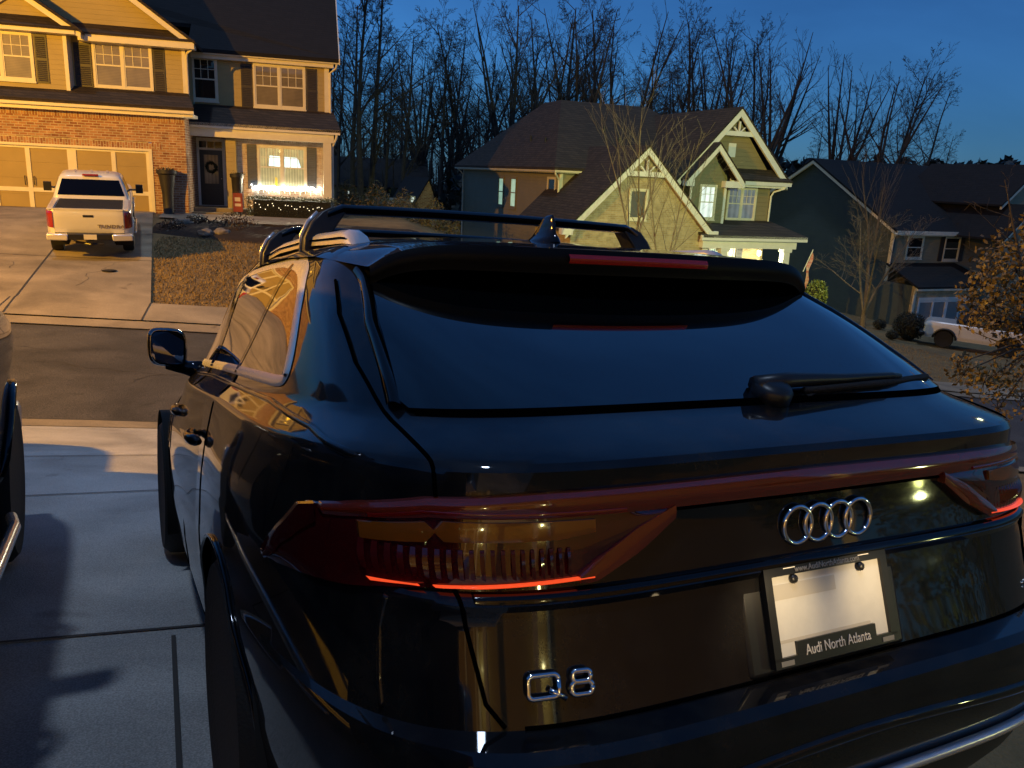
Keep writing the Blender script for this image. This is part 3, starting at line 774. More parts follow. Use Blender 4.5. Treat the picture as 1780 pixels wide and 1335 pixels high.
# rear lights ------------------------------------------------------------
def rear_patch(name, poly_z, mt, parent, off, nx=30, nz=6, crown=.004):
    """poly_z: list of (x, zlow, zhigh) stations along x"""
    m = MB()
    xs = [p[0] for p in poly_z]
    def f(i, j):
        x = xs[0]+(xs[-1]-xs[0])*i; lo = lerp_table([(p[0], p[1]) for p in poly_z], x); hi = lerp_table([(p[0], p[2]) for p in poly_z], x)
        z = lo+(hi-lo)*j; return rear_pt(x, z, off + crown*sin(pi*j))
    m.grid(f, nx, nz)
    # skirt back to the body so that the lens has thickness
    for e in (0, 1):
        m.grid(lambda i, j: f(i, e) if j > .5 else f(i, e)+Vector((0, .02, 0)), nx, 1)
        m.grid(lambda j, i: f(e, i) if j > .5 else f(e, i)+Vector((0, .02, 0)), 1, nz)
    return m.build(name, mt, parent, angle=50)
rear_patch('light_bar', [(-.89, 1.060, 1.078), (-.85, 1.074, 1.097), (-.77, 1.090, 1.121), (-.6, 1.090, 1.131), (0, 1.088, 1.134), (.6, 1.090, 1.131), (.77, 1.090, 1.121), (.85, 1.074, 1.097), (.89, 1.060, 1.078)], M_bar, suv, .012, 90, 6, .005)
rear_patch('bar_shadow_line', [(-.74, 1.082, 1.0895), (0, 1.079, 1.0875), (.74, 1.082, 1.0895)], M_gap, suv, .004, 60, 2, 0)
for sg in (-1, 1):
    def X(P): return sorted([(sg*p[0], p[1], p[2]) for p in P])
    hs = rear_patch('tail_light', X([(.375, 1.075, 1.092), (.46, 1.025, 1.096), (.545, .985, 1.098), (.775, .973, 1.112), (.841, .964, 1.094), (.882, .954, 1.080), (.908, .946, 1.068), (.936, .934, .998), (.954, .920, .932)]), M_reddark, suv, .008, 60, 10, .006)
    rear_patch('amber_reflection', X([(.52, 1.062, 1.084), (.58, 1.054, 1.085), (.757, 1.052, 1.085), (.762, 1.066, 1.069), (.768, 1.066, 1.069), (.773, 1.050, 1.082), (.85, 1.040, 1.066)]), M_amber, hs, .0175, 30, 3, .001)  # reflection of the lit house, painted in as amber blocks
    rear_patch('upper_lens', X([(.46, 1.0915, 1.0985), (.775, 1.0955, 1.102), (.84, 1.076, 1.084)]), M_red, hs, .016, 30, 3, .001)
    m = MB()
    for k in range(20):
        x = sg*(.565+.0148*k)
        for a in (0,):
            P = [rear_pt(x, .990+.05*j/5, .0165+.002*sin(pi*j/5)) for j in range(6)]; P2 = [rear_pt(x+sg*.006, .990+.047*j/5+.003, .0165+.006*sin(pi*j/5)) for j in range(6)]
            m.add(P+P2, [(j, j+1, 6+j+1, 6+j) for j in range(5)])
    m.build('lens_rib', mat('rib_red', (.065, .004, .004), .1, coat=.5), hs, smooth=True)
    rear_patch('light_strip', X([(.525, .985, .9882), (.765, .976, .9794)]), M_strip, hs, .0175, 24, 2, .002)
    rear_patch('light_strip', X([(.785, .9745, .9778), (.845, .9675, .9708)]), M_strip, hs, .0175, 16, 2, .002)
    # chevron arm running up to the bar
    rear_patch('chevron_arm', X([(.36, 1.070, 1.094), (.44, 1.016, 1.060), (.52, .979, 1.012), (.55, .977, .992)]), M_bar, hs, .0165, 30, 4, .002)
    # outer end wrapping to the flank
    rear_patch('outer_blade', X([(.896, 1.045, 1.074), (.912, 1.020, 1.062), (.936, .968, .995), (.952, .922, .940)]), M_reddark, hs, .0165, 24, 3, .002)

# recessed black panel between the lights, with its lower crease
rear_patch('lower_moulding', [(-.72, .9555, .9675), (0, .9555, .9675), (.72, .9555, .9675)], M_gloss, suv, .006, 60, 3, .003)
# plate recess frame, plate, holder
PL = Matrix.Translation((-.004, .078, .868)) @ Matrix.Rotation(rad(76), 4, 'X')      # plate local x right, y up
def plate_pt(x, y, h=0.0): return PL @ Vector((x, y, h))
def pbox(m, x0, x1, y0, y1, h0, h1):
    P = [plate_pt(x, y, h) for h in (h0, h1) for x, y in ((x0, y0), (x1, y0), (x1, y1), (x0, y1))]
    m.add(P, [(0,3,2,1),(4,5,6,7),(0,1,5,4),(1,2,6,5),(2,3,7,6),(3,0,4,7)])
m = MB(); pbox(m, -.152, .152, -.076, .076, .0, .003); plate = m.build('license_plate', M_plate, suv, bevel=.001)
m = MB(); pbox(m, -.215, .20, -.105, .098, -.05, -.004); m.build('plate_recess', M_satin, plate, bevel=.01)
m = MB(); pbox(m, -.164, .164, .072, .088, -.003, .010); pbox(m, -.164, -.146, -.078, .072, -.003, .010); pbox(m, .146, .164, -.078, .072, -.003, .010)
pbox(m, -.164, .164, -.092, -.074, -.003, .010); pbox(m, -.105, .105, -.075, -.050, .0031, .0095); m.build('plate_frame', M_satin, plate)
M_lettr = mat('frame_lettering', (.55, .52, .47), .5)
def ptxt(body, size, x, y, mt, fw=1.0, h=.0105, name='lettering', bold=0.0):
    return text_mesh(name, body, size, mt, plate, PL @ Matrix.Translation((x, y, h)), .0006, fw, bold=bold)
ptxt('Audi North Atlanta', .0275, 0, -.069, M_lettr, .80)
ptxt('www.AudiNorthAtlanta.com', .0165, -.0, .0805, mat('dim_lettering', (.28, .27, .25), .5), .90)
m = MB()
for x in (-.09, .09):
    m.lathe([(.008, 0), (.0095, .004), (.0075, .009), (.003, .0105)], (0, 0, 0), n=14)
    for i in range(len(m.v)-56, len(m.v)): m.v[i] = tuple(plate_pt(m.v[i][0]+x, m.v[i][1]+.063, m.v[i][2]+.003))
m.build('screw', M_satin, plate, smooth=True)
m = MB(); 
for x in (-.135, .135): pbox(m, x-.016, x+.016, -.0885, -.0795, .0101, .0112)
m.build('frame_tab', mat('tab_grey', (.2, .19, .17), .5), plate)
m = MB(); pbox(m, -.146, .02, .028, .056, .0031, .0036); pbox(m, -.146, .10, -.050, -.044, .0031, .0036); m.build('plate_band', mat('plate_tint', (.50, .46, .38), .55), plate)

# plate lamps under the crease, lit
for sx in (-1, 1):
    m = MB(); p = rear_pt(sx*.10-.004, .9535, .002); m.box(p.x-.015, p.x+.015, p.y-.002, p.y+.008, .9500, .9535); lp = m.build('plate_lamp', mat('plate_lamp_glow', (1, .9, .7), .4, emit=(1, .80, .52), estr=.5), suv)
    li = bpy.data.lights.new('plate_light', 'SPOT'); li.shadow_soft_size = .012; li.spot_size = rad(95); li.spot_blend = .8; li.energy = PLATE_W; li.color = (1, .74, .40)
    lo = bpy.data.objects.new('plate_light', li); col.objects.link(lo); lo.parent = suv; lo.location = (p.x*1.3, p.y-.15, .958); lo.rotation_euler = (rad(55), 0, 0)

# emblem and badge
EM = Matrix.Translation((.022, .127, 1.024)) @ Matrix.Rotation(rad(90), 4, 'X')
m = MB()
for k in range(4):
    cx = -.0825+.055*k
    P = [EM @ Vector((cx+.036*cos(2*pi*i/40), .036*sin(2*pi*i/40), .014)) for i in range(41)]
    m.tube(P, .0052, 8, caps=False)
m.build('ring_emblem', M_bright, suv, smooth=True)
def badge_at(x, z, body, size, name, mt, fw=1.0, bold=.0, ext=.004):
    p = rear_pt(x, z, .004); e = .02; tx = (rear_pt(x+e, z)-rear_pt(x-e, z)).normalized(); tz = (rear_pt(x, z+e)-rear_pt(x, z-e)).normalized(); n = tx.cross(tz).normalized(); tz = n.cross(tx)
    M = Matrix((tx, tz, n)).transposed().to_4x4(); M.translation = p
    return M
# Q and 8 built as bent bars
BM = badge_at(-.598, .825, '', 0, '', None)
m = MB()
def stroke(P, r=.0048, closed=False):
    Q = [BM @ Vector((a, b, .004)) for a, b in P]
    m.tube(Q, r, 8)
def rrect(cx, cy, w, h, r, n=5):
    out = []
    for sx, sy, a0 in ((1, 1, 0), (-1, 1, 90), (-1, -1, 180), (1, -1, 270)):
        for i in range(n+1):
            a = rad(a0+90*i/n); out.append((cx+sx*(w/2-r)+r*cos(a), cy+sy*(h/2-r)+r*sin(a)))
    return out + [out[0]]
stroke(rrect(-.030, 0, .052, .036, .009)); stroke([(-.020, -.006), (.008, -.022)])
stroke(rrect(.036, .010, .031, .017, .007)); stroke(rrect(.036, -.009, .036, .020, .008))
m.build('model_badge', M_bright, suv, smooth=True)
BM2 = badge_at(.70, .80, '', 0, '', None)
text_mesh('trim_badge', 'S line', .022, M_chrome, suv, BM2, .003, 1.3)

# wiper
m = MB(); m.lathe([(.046, -.03), (.046, .006), (.038, .016), (.02, .020)], (0, 0, 0), 'z', 20)
wp = rear_pt(.06, 1.246, .02); nrm = (rear_pt(.06, 1.27, .1)-rear_pt(.06, 1.27, 0)).normalized()
q = Vector((0, 0, 1)).rotation_difference(nrm).to_matrix()
m.v = [tuple(q @ Vector(v) + wp) for v in m.v]
wb = m.build('wiper', M_satin, suv, smooth=True)
m = MB()
def wpt(x, z, o): return rear_pt(x, z+.014, o)
m.tube([wpt(.02, 1.238, .024), wpt(.12, 1.240, .032), wpt(.30, 1.243, .027), wpt(.48, 1.246, .026), wpt(.52, 1.247, .022)], [.022, .018, .012, .008, .006], 8)
m.build('wiper_arm', M_satin, wb, smooth=True)
m = MB(); m.tube([wpt(.16, 1.232, .014), wpt(.42, 1.238, .016), wpt(.665, 1.246, .014)], .009, 6); m.tube([wpt(.16, 1.226, .008), wpt(.665, 1.240, .008)], .004, 4); m.build('wiper_blade', M_rubber, wb, smooth=True)

# bumper details: corner vents, lower trim, diffuser, exhaust style mouldings
for sg in (-1, 1):
    m = MB()
    P = [(.835, .955), (.845, .90), (.85, .82), (.85, .775)]
    m.tube([rear_pt(sg*x, z, .0) for x, z in lerp_path(P, 6)], .006, 8)
    m.build('bumper_crease', M_paint, suv, smooth=True)
m = MB(); m.grid(lambda i, j: rear_pt(-.80+1.6*i, .33+.19*j, .006), 50, 4); m.build('diffuser', M_satin, suv, smooth=True)
m = MB(); m.tube([rear_pt(-.80+1.6*i/40, .535, .010) for i in range(41)], .012, 8); m.build('bumper_trim', M_chrome, suv, smooth=True)
m = MB(); m.tube([rear_pt(-.70+1.40*i/40, .640+.015*math.cos(pi*(i/20-1)), -.006) for i in range(41)], .016, 8); m.build('bumper_rib', M_paint, suv, smooth=True)
for sg in (-1, 1):
    rear_patch('reflector', sorted([(sg*.60, .565, .585), (sg*.86, .565, .585)]), M_red, suv, .008, 20, 2, .002)

# roof rails, cross bars, fin
for sg in (-1, 1):
    m = MB()
    def rail_pt(k, dx, dz):
        y = 1.12+1.93*k; w = .625 - .0*k; u = w/lid_w(y); p = lid(sg*u, y); h = .038*sstep(0, .03, k)*(1-sstep(.94, 1, k)); return p + Vector((sg*dx, 0, h*dz))
    prof = [(-.028, -.02), (-.026, .75), (-.015, 1.0), (.012, 1.0), (.026, .72), (.030, .35), (.032, -.02)]
    n = 48; vs = [rail_pt(i/n, a, b) + Vector((0, 0, -.003)) for i in range(n+1) for a, b in prof]; q = len(prof)
    m.add(vs, [(i*q+j, i*q+j+1, (i+1)*q+j+1, (i+1)*q+j) for i in range(n) for j in range(q-1)]); m.add([vs[j] for j in range(q)], [tuple(range(q))]); m.add([vs[n*q+j] for j in range(q)], [tuple(range(q))])
    rl = m.build('roof_rail', M_chrome, suv, angle=45)
    m = MB(); m.tube([rail_pt(i/40, .034, .32) for i in range(1, 40)], .0028, 4); m.build('rail_groove', M_gap, rl, smooth=True)
for yb in (1.63, 2.38):
    zc = lid(.85, yb).z
    zt = zc + .122
    m = MB()
    prof = [(-.045, .004), (-.032, .016), (0, .020), (.030, .014), (.045, 0), (.03, -.010), (0, -.014), (-.035, -.010)]
    n = 24; q = len(prof); vs = []
    for i in range(n+1):
        x = -.60+1.2*i/n; a = abs(x)/.60; dz = -.008*a*a - (.022*max(0, (a-.93)/.07)**2)
        vs += [(x, yb+b, zt+dz+c) for b, c in prof]
    m.add(vs, [(i*q+j, i*q+(j+1) % q, (i+1)*q+(j+1) % q, (i+1)*q+j) for i in range(n) for j in range(q)])
    cb = m.build('cross_bar', M_gloss, suv, angle=60)
    for sg in (-1, 1):
        m = MB(); mm = []
        for k, (zz, hy, xo, xi) in enumerate([(zc-.045, .050, .678, .610), (zc+.02, .046, .674, .598), (zc+.07, .040, .650, .565), (zc+.104, .036, .620, .540), (zc+.124, .032, .580, .530)]):
            mm += [(sg*xo, yb-hy, zz), (sg*xo, yb+hy, zz), (sg*xi, yb+hy, zz), (sg*xi, yb-hy, zz)]
        m.add(mm, [(k*4+j, k*4+(j+1) % 4, k*4+4+(j+1) % 4, k*4+4+j) for k in range(4) for j in range(4)] + [(0, 1, 2, 3), (16, 17, 18, 19)])
        ft = m.build('bar_foot', M_satin, cb, bevel=.006)
        m = MB(); m.tube([(sg*.680, yb, zc-.03), (sg*.676, yb, zc+.03), (sg*.654, yb, zc+.073), (sg*.624, yb, zc+.106)], [.004, .007, .008, .006], 8); m.build('foot_strip', M_chrome, ft, smooth=True)
m = MB()
def finp(i, j):
    z0 = lid(0, 1.34+.20*(i-.5)).z; y = 1.16+.30*i; a = 2*pi*j; tt = sin(pi*i)**.5 if 0 < i < 1 else 0
    return Vector((.030*tt*cos(a), y, lid(0, y).z - .004 + .010*max(0, sin(a))*tt))
prof = [(0, .034, 1.16, 1.38), (.010, .031, 1.165, 1.37), (.020, .020, 1.17, 1.35), (.030, .010, 1.175, 1.33), (.055, .0075, 1.18, 1.29), (.078, .0065, 1.19, 1.26), (.086, .002, 1.195, 1.24)]
vs = []
for h, hw, y0, y1 in prof:
    for k in range(16):
        a = 2*pi*k/16; yy = (y0+y1)/2 - (y1-y0)/2*cos(a); vs.append((hw*sin(a), yy, lid(0, yy).z*0 + lid(0, 1.25).z - .008 + h))
m.add(vs, [(i*16+k, i*16+(k+1) % 16, (i+1)*16+(k+1) % 16, (i+1)*16+k) for i in range(6) for k in range(16)] + [tuple(range(96, 112))])
m.build('antenna_fin', M_gloss, suv, smooth=True)

# door handles, mirrors
for sg in (-1, 1):
    for yh in (1.86, 2.70):
        m = MB(); pts = []
        z = 1.0-.004*(yh-1.8)
        P = [side_pt(yh-.115+.23*i/10, z, .012+.026*sin(pi*i/10)**.6, sg) for i in range(11)]
        m.tube(P, [.011]+[.019]*9+[.011], 8); m.build('door_handle', M_gloss, suv, smooth=True)
    m = MB()
    vs = []; n = 20
    for i in range(13):
        k = i/12; y = 3.10+.20*k; sc = (sin(pi*min(1, .18+.82*k)))**.55 if k < 1 else .02
        sc = max(sc, .03) if k > .5 else max(.86, sc)
        for j in range(n):
            a = 2*pi*j/n; ca, sa = cos(a), sin(a); ee = .55
            vs.append((sg*(.985 + .090*math.copysign(abs(ca)**ee, ca)*sc), y - .02*ca, 1.246 + .094*math.copysign(abs(sa)**ee, sa)*sc + .012*ca))
    m.add(vs, [(i*n+j, i*n+(j+1) % n, (i+1)*n+(j+1) % n, (i+1)*n+j) for i in range(12) for j in range(n)] + [tuple(range(12*n, 13*n))])
    mr = m.build('wing_mirror', M_gloss, suv, angle=60)
    m = MB(); m.add([(sg*(.985+.076*math.copysign(abs(cos(2*pi*j/n))**.55, cos(2*pi*j/n))), 3.112-.02*cos(2*pi*j/n), 1.246+.076*math.copysign(abs(sin(2*pi*j/n))**.55, sin(2*pi*j/n))+.012*cos(2*pi*j/n)) for j in range(n)], [tuple(range(n))])
    m.build('mirror_glass', mat('mirror_dark', (.22, .22, .24), .05, metal=1), mr)
    m = MB(); m.tube([(sg*.85, 3.06, 1.14), (sg*.90, 3.14, 1.145), (sg*.97, 3.19, 1.175)], [.045, .036, .045], 8); m.build('mirror_stalk', M_gloss, mr, smooth=True)
# wheels
def wheel(r, w, parent, sg, x, y, rim_mt, z=None, spokes=10):
    z = z if z is not None else r
    c = (sg*x, y, z)
    m = MB(); m.lathe([(r*.70, -w*.46), (r*.90, -w*.5), (r*.985, -w*.38), (r, -w*.2), (r, w*.2), (r*.985, w*.38), (r*.90, w*.5), (r*.70, w*.46)], c, 'x', 48)
    t = m.build('wheel', M_rubber, parent, angle=40)
    m = MB(); s = sg
    m.lathe([(r*.72, -w*.42), (r*.72, w*.42), (r*.66, w*.44), (r*.64, w*.1)] if s > 0 else [(r*.64, -w*.1), (r*.66, -w*.44), (r*.72, -w*.42), (r*.72, w*.42)], c, 'x', 40)
    for k in range(spokes):
        a = 2*pi*k/spokes; d = Vector((0, cos(a), sin(a))); tt = Vector((0, -sin(a), cos(a))); xc = Vector((s*w*.36, 0, 0))
        m.obox(Vector(c)+xc+d*r*.40, (s*w*.05, 0, 0), d*r*.27, tt*r*.045)
    m.lathe([(r*.15, -w*.44), (r*.15, w*.44)], c, 'x', 20)
    m.build('rim', rim_mt, t, angle=40)
    return t
for sg in (-1, 1):
    for y in (1.17, 4.07): wheel(.395, .295, suv, sg, (.855 if y < 2 else .838), y, M_rim, z=.395)
# ------------------------------------------------------------------ houses
M_trim = mat('cream_trim', (.74, .69, .54), .5, noise=.06, nscale=3)
M_white = mat('white_trim', (.78, .78, .74), .5, noise=.05, nscale=3)
M_tan = mat_siding('tan_siding', (.41, .325, .14))
M_gdoor = mat_siding('garage_panel', (.36, .265, .11), .53)
M_brick = mat_brick('red_brick', (.24, .085, .035), (.50, .28, .14), (.54, .46, .34), .24, .085)
M_soldier = mat_brick('soldier_brick', (.24, .085, .035), (.50, .28, .14), (.54, .46, .34), .24, .085, swap=True)
M_paleb = mat_brick('pale_brick', (.50, .34, .24), (.68, .56, .44), (.66, .61, .54))
M_shing = mat_shingle('brown_shingle', (.040, .029, .020))
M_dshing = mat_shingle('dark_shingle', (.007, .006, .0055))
M_shut = mat('dark_shutter', (.035, .030, .026), .5, noise=.15)
M_shutg = mat('slate_shutter', (.10, .105, .115), .5, noise=.1)
M_door = mat('front_door_paint', (.020, .030, .036), .35)
M_darkpane = mat('dark_pane', (.012, .013, .015), .02, spec=.5)
M_blind = mat_blind('blind_pane', (.19, .155, .10), .05)
M_curt = mat_blind('curtain_pane', (.34, .29, .18), .13, vertical=True)
M_green = mat_siding('sage_siding', (.20, .20, .11))
M_shake = mat_siding('olive_shake', (.27, .22, .11), .2)
M_umber = mat_siding('umber_siding', (.26, .23, .14))
M_slate = mat_siding('slate_siding', (.075, .095, .088), .18)
M_stone = mat_brick('tan_brick', (.40, .31, .17), (.54, .44, .27), (.50, .45, .34), .24, .08)
M_lit = mat_blind('lit_curtain', (.5, .5, .42), .11, emit=.70, ecol=(.60, 1.0, .74), vertical=True)
M_litw = mat_blind('lit_window_white', (.5, .5, .5), .3, emit=1.0, ecol=(.85, 1.0, .92), vertical=True)
M_litdim = mat_blind('lit_window_dim', (.2, .2, .2), .3, emit=.13, ecol=(.6, .75, 1.0), vertical=True)
M_gutter = M_trim
M_clear = mat_pane_clear('clear_pane')

class House:
    def __init__(s, name, O, az, z0, label, cat='house'):
        s.z0 = z0; s.root = empty(name, (O[0], O[1], z0), pi/2-rad(az), label, cat); s.off = (0, 0, z0)
    def mk(s, name, m, mt, parent=None, **k):
        return m.build(name, mt, parent or s.root, off=s.off, **k)
    def box(s, name, mt, x0, x1, y0, y1, z0, z1, parent=None, bevel=0.0):
        return s.mk(name, MB().box(x0, x1, y0, y1, z0, z1), mt, parent, bevel=bevel)
    def gable_wall(s, name, mt, x0, x1, z0, ze, xa, za, y, th=.15, parent=None):
        return s.mk(name, MB().prism([(x0, y, z0), (x1, y, z0), (x1, y, ze), (xa, y, za), (x0, y, ze)], (0, th, 0)), mt, parent)
    def rake(s, P, y0, w=.22, th=.16, mt=None, name='rake_board', parent=None):
        """boards following a gable edge: P list of (x, z) from foot over apex to foot"""
        m = MB()
        for a, b in zip(P, P[1:]):
            m.prism([(a[0], y0, a[1]), (b[0], y0, b[1]), (b[0], y0, b[1]-w), (a[0], y0, a[1]-w)], (0, th, 0))
        return s.mk(name, m, mt or M_trim, parent)
    def roof(s, quads, mt, th=.12, name='roof'):
        m = MB()
        for q in quads: m.slab(q, th)
        return s.mk(name, m, mt)
    def window(s, x0, x1, z0, z1, y, double=False, pane=None, grid=(3, 2), fr=.075, mt=None, top_pane=None, split=True, parent=None, side=None):
        """sash window in a wall facing -Y (or, with side=u, in a wall facing -X where x is measured along Y)"""
        mt = mt or M_trim; m = MB()
        def B(a0, a1, b0, b1, c0, c1):
            if side is None: m.box(a0, a1, y+b0, y+b1, c0, c1)
            else: m.box(side+b0, side+b1, a0, a1, c0, c1)
        f = fr
        B(x0-f, x0, -.05, .02, z0-f, z1+f); B(x1, x1+f, -.05, .02, z0-f, z1+f); B(x0, x1, -.05, .02, z1, z1+f); B(x0-f*1.3, x1+f*1.3, -.075, .02, z0-f*1.7, z0-f); B(x0, x1, -.045, .02, z0-f, z0)
        bays = [(x0, x1)] if not double else [(x0, (x0+x1)/2-f*.6), ((x0+x1)/2+f*.6, x1)]
        if double: B((x0+x1)/2-f*.6, (x0+x1)/2+f*.6, -.048, .02, z0, z1)
        zm = (z0+z1)/2
        for a, b in bays:
            g = .035
            if split: B(a, b, -.035, .01, zm-g*.7, zm+g*.7)
            B(a, a+g, -.03, .01, z0, z1); B(b-g, b, -.03, .01, z0, z1); B(a+g, b-g, -.03, .01, z1-g, z1); B(a+g, b-g, -.03, .01, z0, z0+g)
            if grid:
                for i in range(1, grid[0]): xx = a+(b-a)*i/grid[0]; B(xx-.011, xx+.011, -.022, .0, zm+g*.7, z1-g)
                for j in range(1, grid[1]): zz = zm+(z1-zm)*j/grid[1]; B(a+g, b-g, -.020, -.002, zz-.011, zz+.011)
        w = s.mk('window', m, mt, parent)
        m = MB()
        for a, b in bays:
            if side is None: m.add([(a, y-.006, z0), (b, y-.006, z0), (b, y-.006, z1), (a, y-.006, z1)], [(0, 1, 2, 3)])
            else: m.add([(side-.006, a, z0), (side-.006, b, z0), (side-.006, b, z1), (side-.006, a, z1)], [(0, 1, 2, 3)])
        s.mk('pane', m, pane or M_darkpane, w)
        return w
    def shutter(s, x0, x1, z0, z1, y, mt=None):
        m = MB(); m.box(x0, x1, y-.035, y+.01, z0, z1); zm = (z0+z1)/2
        for a, b in ((z0+.06, zm-.04), (zm+.04, z1-.06)):
            n = max(4, int((b-a)/.06))
            for i in range(n):
                z = a+(b-a)*i/n; m.prism([(x0+.045, y-.036, z), (x0+.045, y-.050, z+.008), (x0+.045, y-.036, z+.042)], (x1-x0-.09, 0, 0))
        return s.mk('shutter', m, mt or M_shut)
    def spout(s, P, r=.045, mt=None):
        m = MB(); m.tube(P, r, 8); return s.mk('downspout', m, mt or M_trim, angle=40)

# ---- house across the road with the brick garage
O1 = at(270, 370, 28.5)
H = House('brick_house', (O1.x, O1.y), 103, -.33, 'large two storey house with brick garage front and lit porch behind the white pickup')
zb = -1.3
wl = MB()
# garage front: piers, lintel, return wall
wl.box(-10.5, -5.12, 0, .2, zb, 3.0); wl.box(0.02, 1.13, 0, .2, zb, 3.0); wl.box(-5.12, .02, 0, .2, 2.10, 3.0); wl.box(.93, 1.13, .2, 3.0, zb, 3.0)
H.mk('brick_wall', wl, M_brick)
m = MB(); m.box(-5.4, .35, -.012, 0, 1.88, 2.08); m.box(-10.5, 1.13, -.012, 0, 2.80, 3.0); H.mk('soldier_course', m, M_soldier)
m = MB(); m.box(-5.12, .02, -.03, .03, 1.80, 1.88); m.box(-.10, .02, -.03, .10, zb, 1.80); m.box(-5.12, -5.0, -.03, .10, zb, 1.80); m.box(-5.0, -.10, .03, .2, 1.88, 2.10)
H.mk('garage_frame', m, M_trim)
gd = H.box('garage_door', M_gdoor, -5.0, -.10, .10, .16, -.55, 1.80)
m = MB()
for a, b in ((-5.0, -4.90), (-3.99, -3.85), (-2.70, -2.42), (-1.32, -1.18), (-.20, -.10)): m.box(a, b, .065, .10, -.55, 1.80)
for a, b in ((-4.90, -3.99), (-3.85, -2.70), (-2.42, -1.32), (-1.18, -.20)):
    m.box(a, b, .067, .10, 1.72, 1.80); m.box(a, b, .067, .10, -.55, -.40); m.box(a, b, .067, .10, .28, .42)
H.mk('door_trim', m, M_trim, gd)
m = MB()
for x in (-4.06, -3.78, -1.39, -1.11): m.tube([(x, .04, .50), (x, .015, .55), (x, .015, .75), (x, .04, .80)], .018, 6)
H.mk('door_handle', m, M_shut, gd)
# eave and skirt roof over the garage
m = MB(); m.box(-10.8, 1.50, -.48, -.34, 3.10, 3.30); m.box(-10.8, 1.13, -.34, -.02, 2.98, 3.10); m.box(1.13, 1.47, -.34, .9, 3.0, 3.10); H.mk('lower_eave', m, M_trim)
H.roof([[(-10.8, -.50, 3.30), (1.52, -.50, 3.30), (1.20, .90, 3.86), (-10.8, .90, 3.86)]], M_shing, .10, 'skirt_roof')
# upper storey: left bay and right bay, both gabled
H.box('upper_wall', M_tan, -8.6, -2.55, .45, .62, 3.5, 5.62)
H.box('upper_wall', M_tan, -2.55, 1.10, .95, 1.1, 3.5, 5.62)
H.box('upper_wall', M_tan, .95, 1.10, 1.1, 3.1, 3.3, 5.62)
m = MB(); m.box(-2.62, -2.50, .40, .95, 3.55, 5.48); m.box(1.03, 1.15, .90, 1.06, 3.62, 5.42); m.box(-2.25, 1.0, .88, .95, 3.62, 3.70); H.mk('corner_board', m, M_trim)
m = MB(); m.box(-8.9, -2.15, .05, .45, 5.42, 5.60); m.box(-2.15, 1.52, .40, .95, 5.30, 5.56); H.mk('upper_eave', m, M_trim)
H.roof([[(-8.9, .0, 5.60), (-2.05, .0, 5.60), (-2.4, .48, 5.95), (-8.9, .48, 5.95)]], M_shing, .06, 'gable_skirt')
H.roof([[(-2.4, .36, 5.57), (1.55, .36, 5.57), (1.1, .98, 5.92), (-2.4, .98, 5.92)]], M_shing, .06, 'gable_skirt')
xa1, za1 = -5.35, 7.75; xa2, za2 = -2.15, 8.10
H.gable_wall('gable_wall', M_tan, -8.4, -2.45, 5.6, 5.75, xa1, za1-.35, .55)
H.gable_wall('gable_wall', M_tan, -5.2, 1.0, 5.6, 5.75, xa2, za2-.35, 1.0)
H.rake([(-8.75, 5.55), (xa1, za1), (-1.98, 5.55)], .10, .24, .30)
H.rake([(-5.75, 5.55), (xa2, za2), (1.50, 5.53)], .42, .24, .40)
H.roof([[(-1.92, .0, 5.56), (xa1, .0, za1+.06), (xa1, 6, za1+.06), (-1.92, 6, 5.56)], [(-8.8, .0, 5.56), (xa1, .0, za1+.06), (xa1, 6, za1+.06), (-8.8, 6, 5.56)],
        [(1.56, .38, 5.54), (xa2, .38, za2+.06), (xa2, 7.5, za2+.06), (1.56, 7.5, 5.54)], [(-5.8, .38, 5.54), (xa2, .38, za2+.06), (xa2, 7.5, za2+.06), (-5.8, 7.5, 5.54)]], M_shing, .10, 'gable_roof')
H.window(-1.78, -.02, 3.93, 5.30, .95, True, M_blind); H.shutter(-2.44, -1.90, 3.85, 5.28, .95); H.shutter(.08, .46, 3.80, 5.34, .95)
H.window(-5.4, -3.62, 3.95, 5.34, .45, True, M_blind); H.shutter(-3.50, -3.12, 3.85, 5.38, .45); H.shutter(-5.95, -5.55, 3.85, 5.38, .45)
m = MB(); m.box(-5.6, -3.4, .38, .45, 5.40, 5.56); H.mk('window_head', m, M_trim)
# right hand part, set back: main roof, upper wall, porch
V1 = 3.0
H.box('upper_wall', M_tan, 1.12, 6.10, V1, V1+.15, 2.4, 5.55)
H.mk('side_wall', MB().prism([(6.10, V1+.15, zb-3), (6.10, 13, zb-3), (6.10, 13, 5.5), (6.10, 8.3, 9.3), (6.10, V1+.15, 5.5)], (-.15, 0, 0)), M_tan)
m = MB(); m.box(1.10, 6.50, V1-.42, V1-.28, 5.42, 5.60); m.box(1.10, 6.3, V1-.28, V1, 5.28, 5.42); H.mk('main_eave', m, M_trim)
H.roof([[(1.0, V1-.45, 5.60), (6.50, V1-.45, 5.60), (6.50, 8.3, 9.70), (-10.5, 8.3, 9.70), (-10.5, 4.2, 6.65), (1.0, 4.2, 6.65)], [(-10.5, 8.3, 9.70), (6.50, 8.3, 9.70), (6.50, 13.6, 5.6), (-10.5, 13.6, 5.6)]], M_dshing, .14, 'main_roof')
H.rake_p = MB()
m = MB(); m.prism([(6.50, V1-.45, 5.60), (6.50, 8.3, 9.70), (6.50, 8.3, 9.48), (6.50, V1-.45, 5.38)], (.04, 0, 0)); H.mk('rake_board', m, M_trim)
m = MB(); m.box(5.95, 6.13, V1-.05, V1, 3.4, 5.28); H.mk('corner_board', m, M_trim)
H.window(1.02+.12, 1.92, 3.85, 5.28, V1, False, M_darkpane)
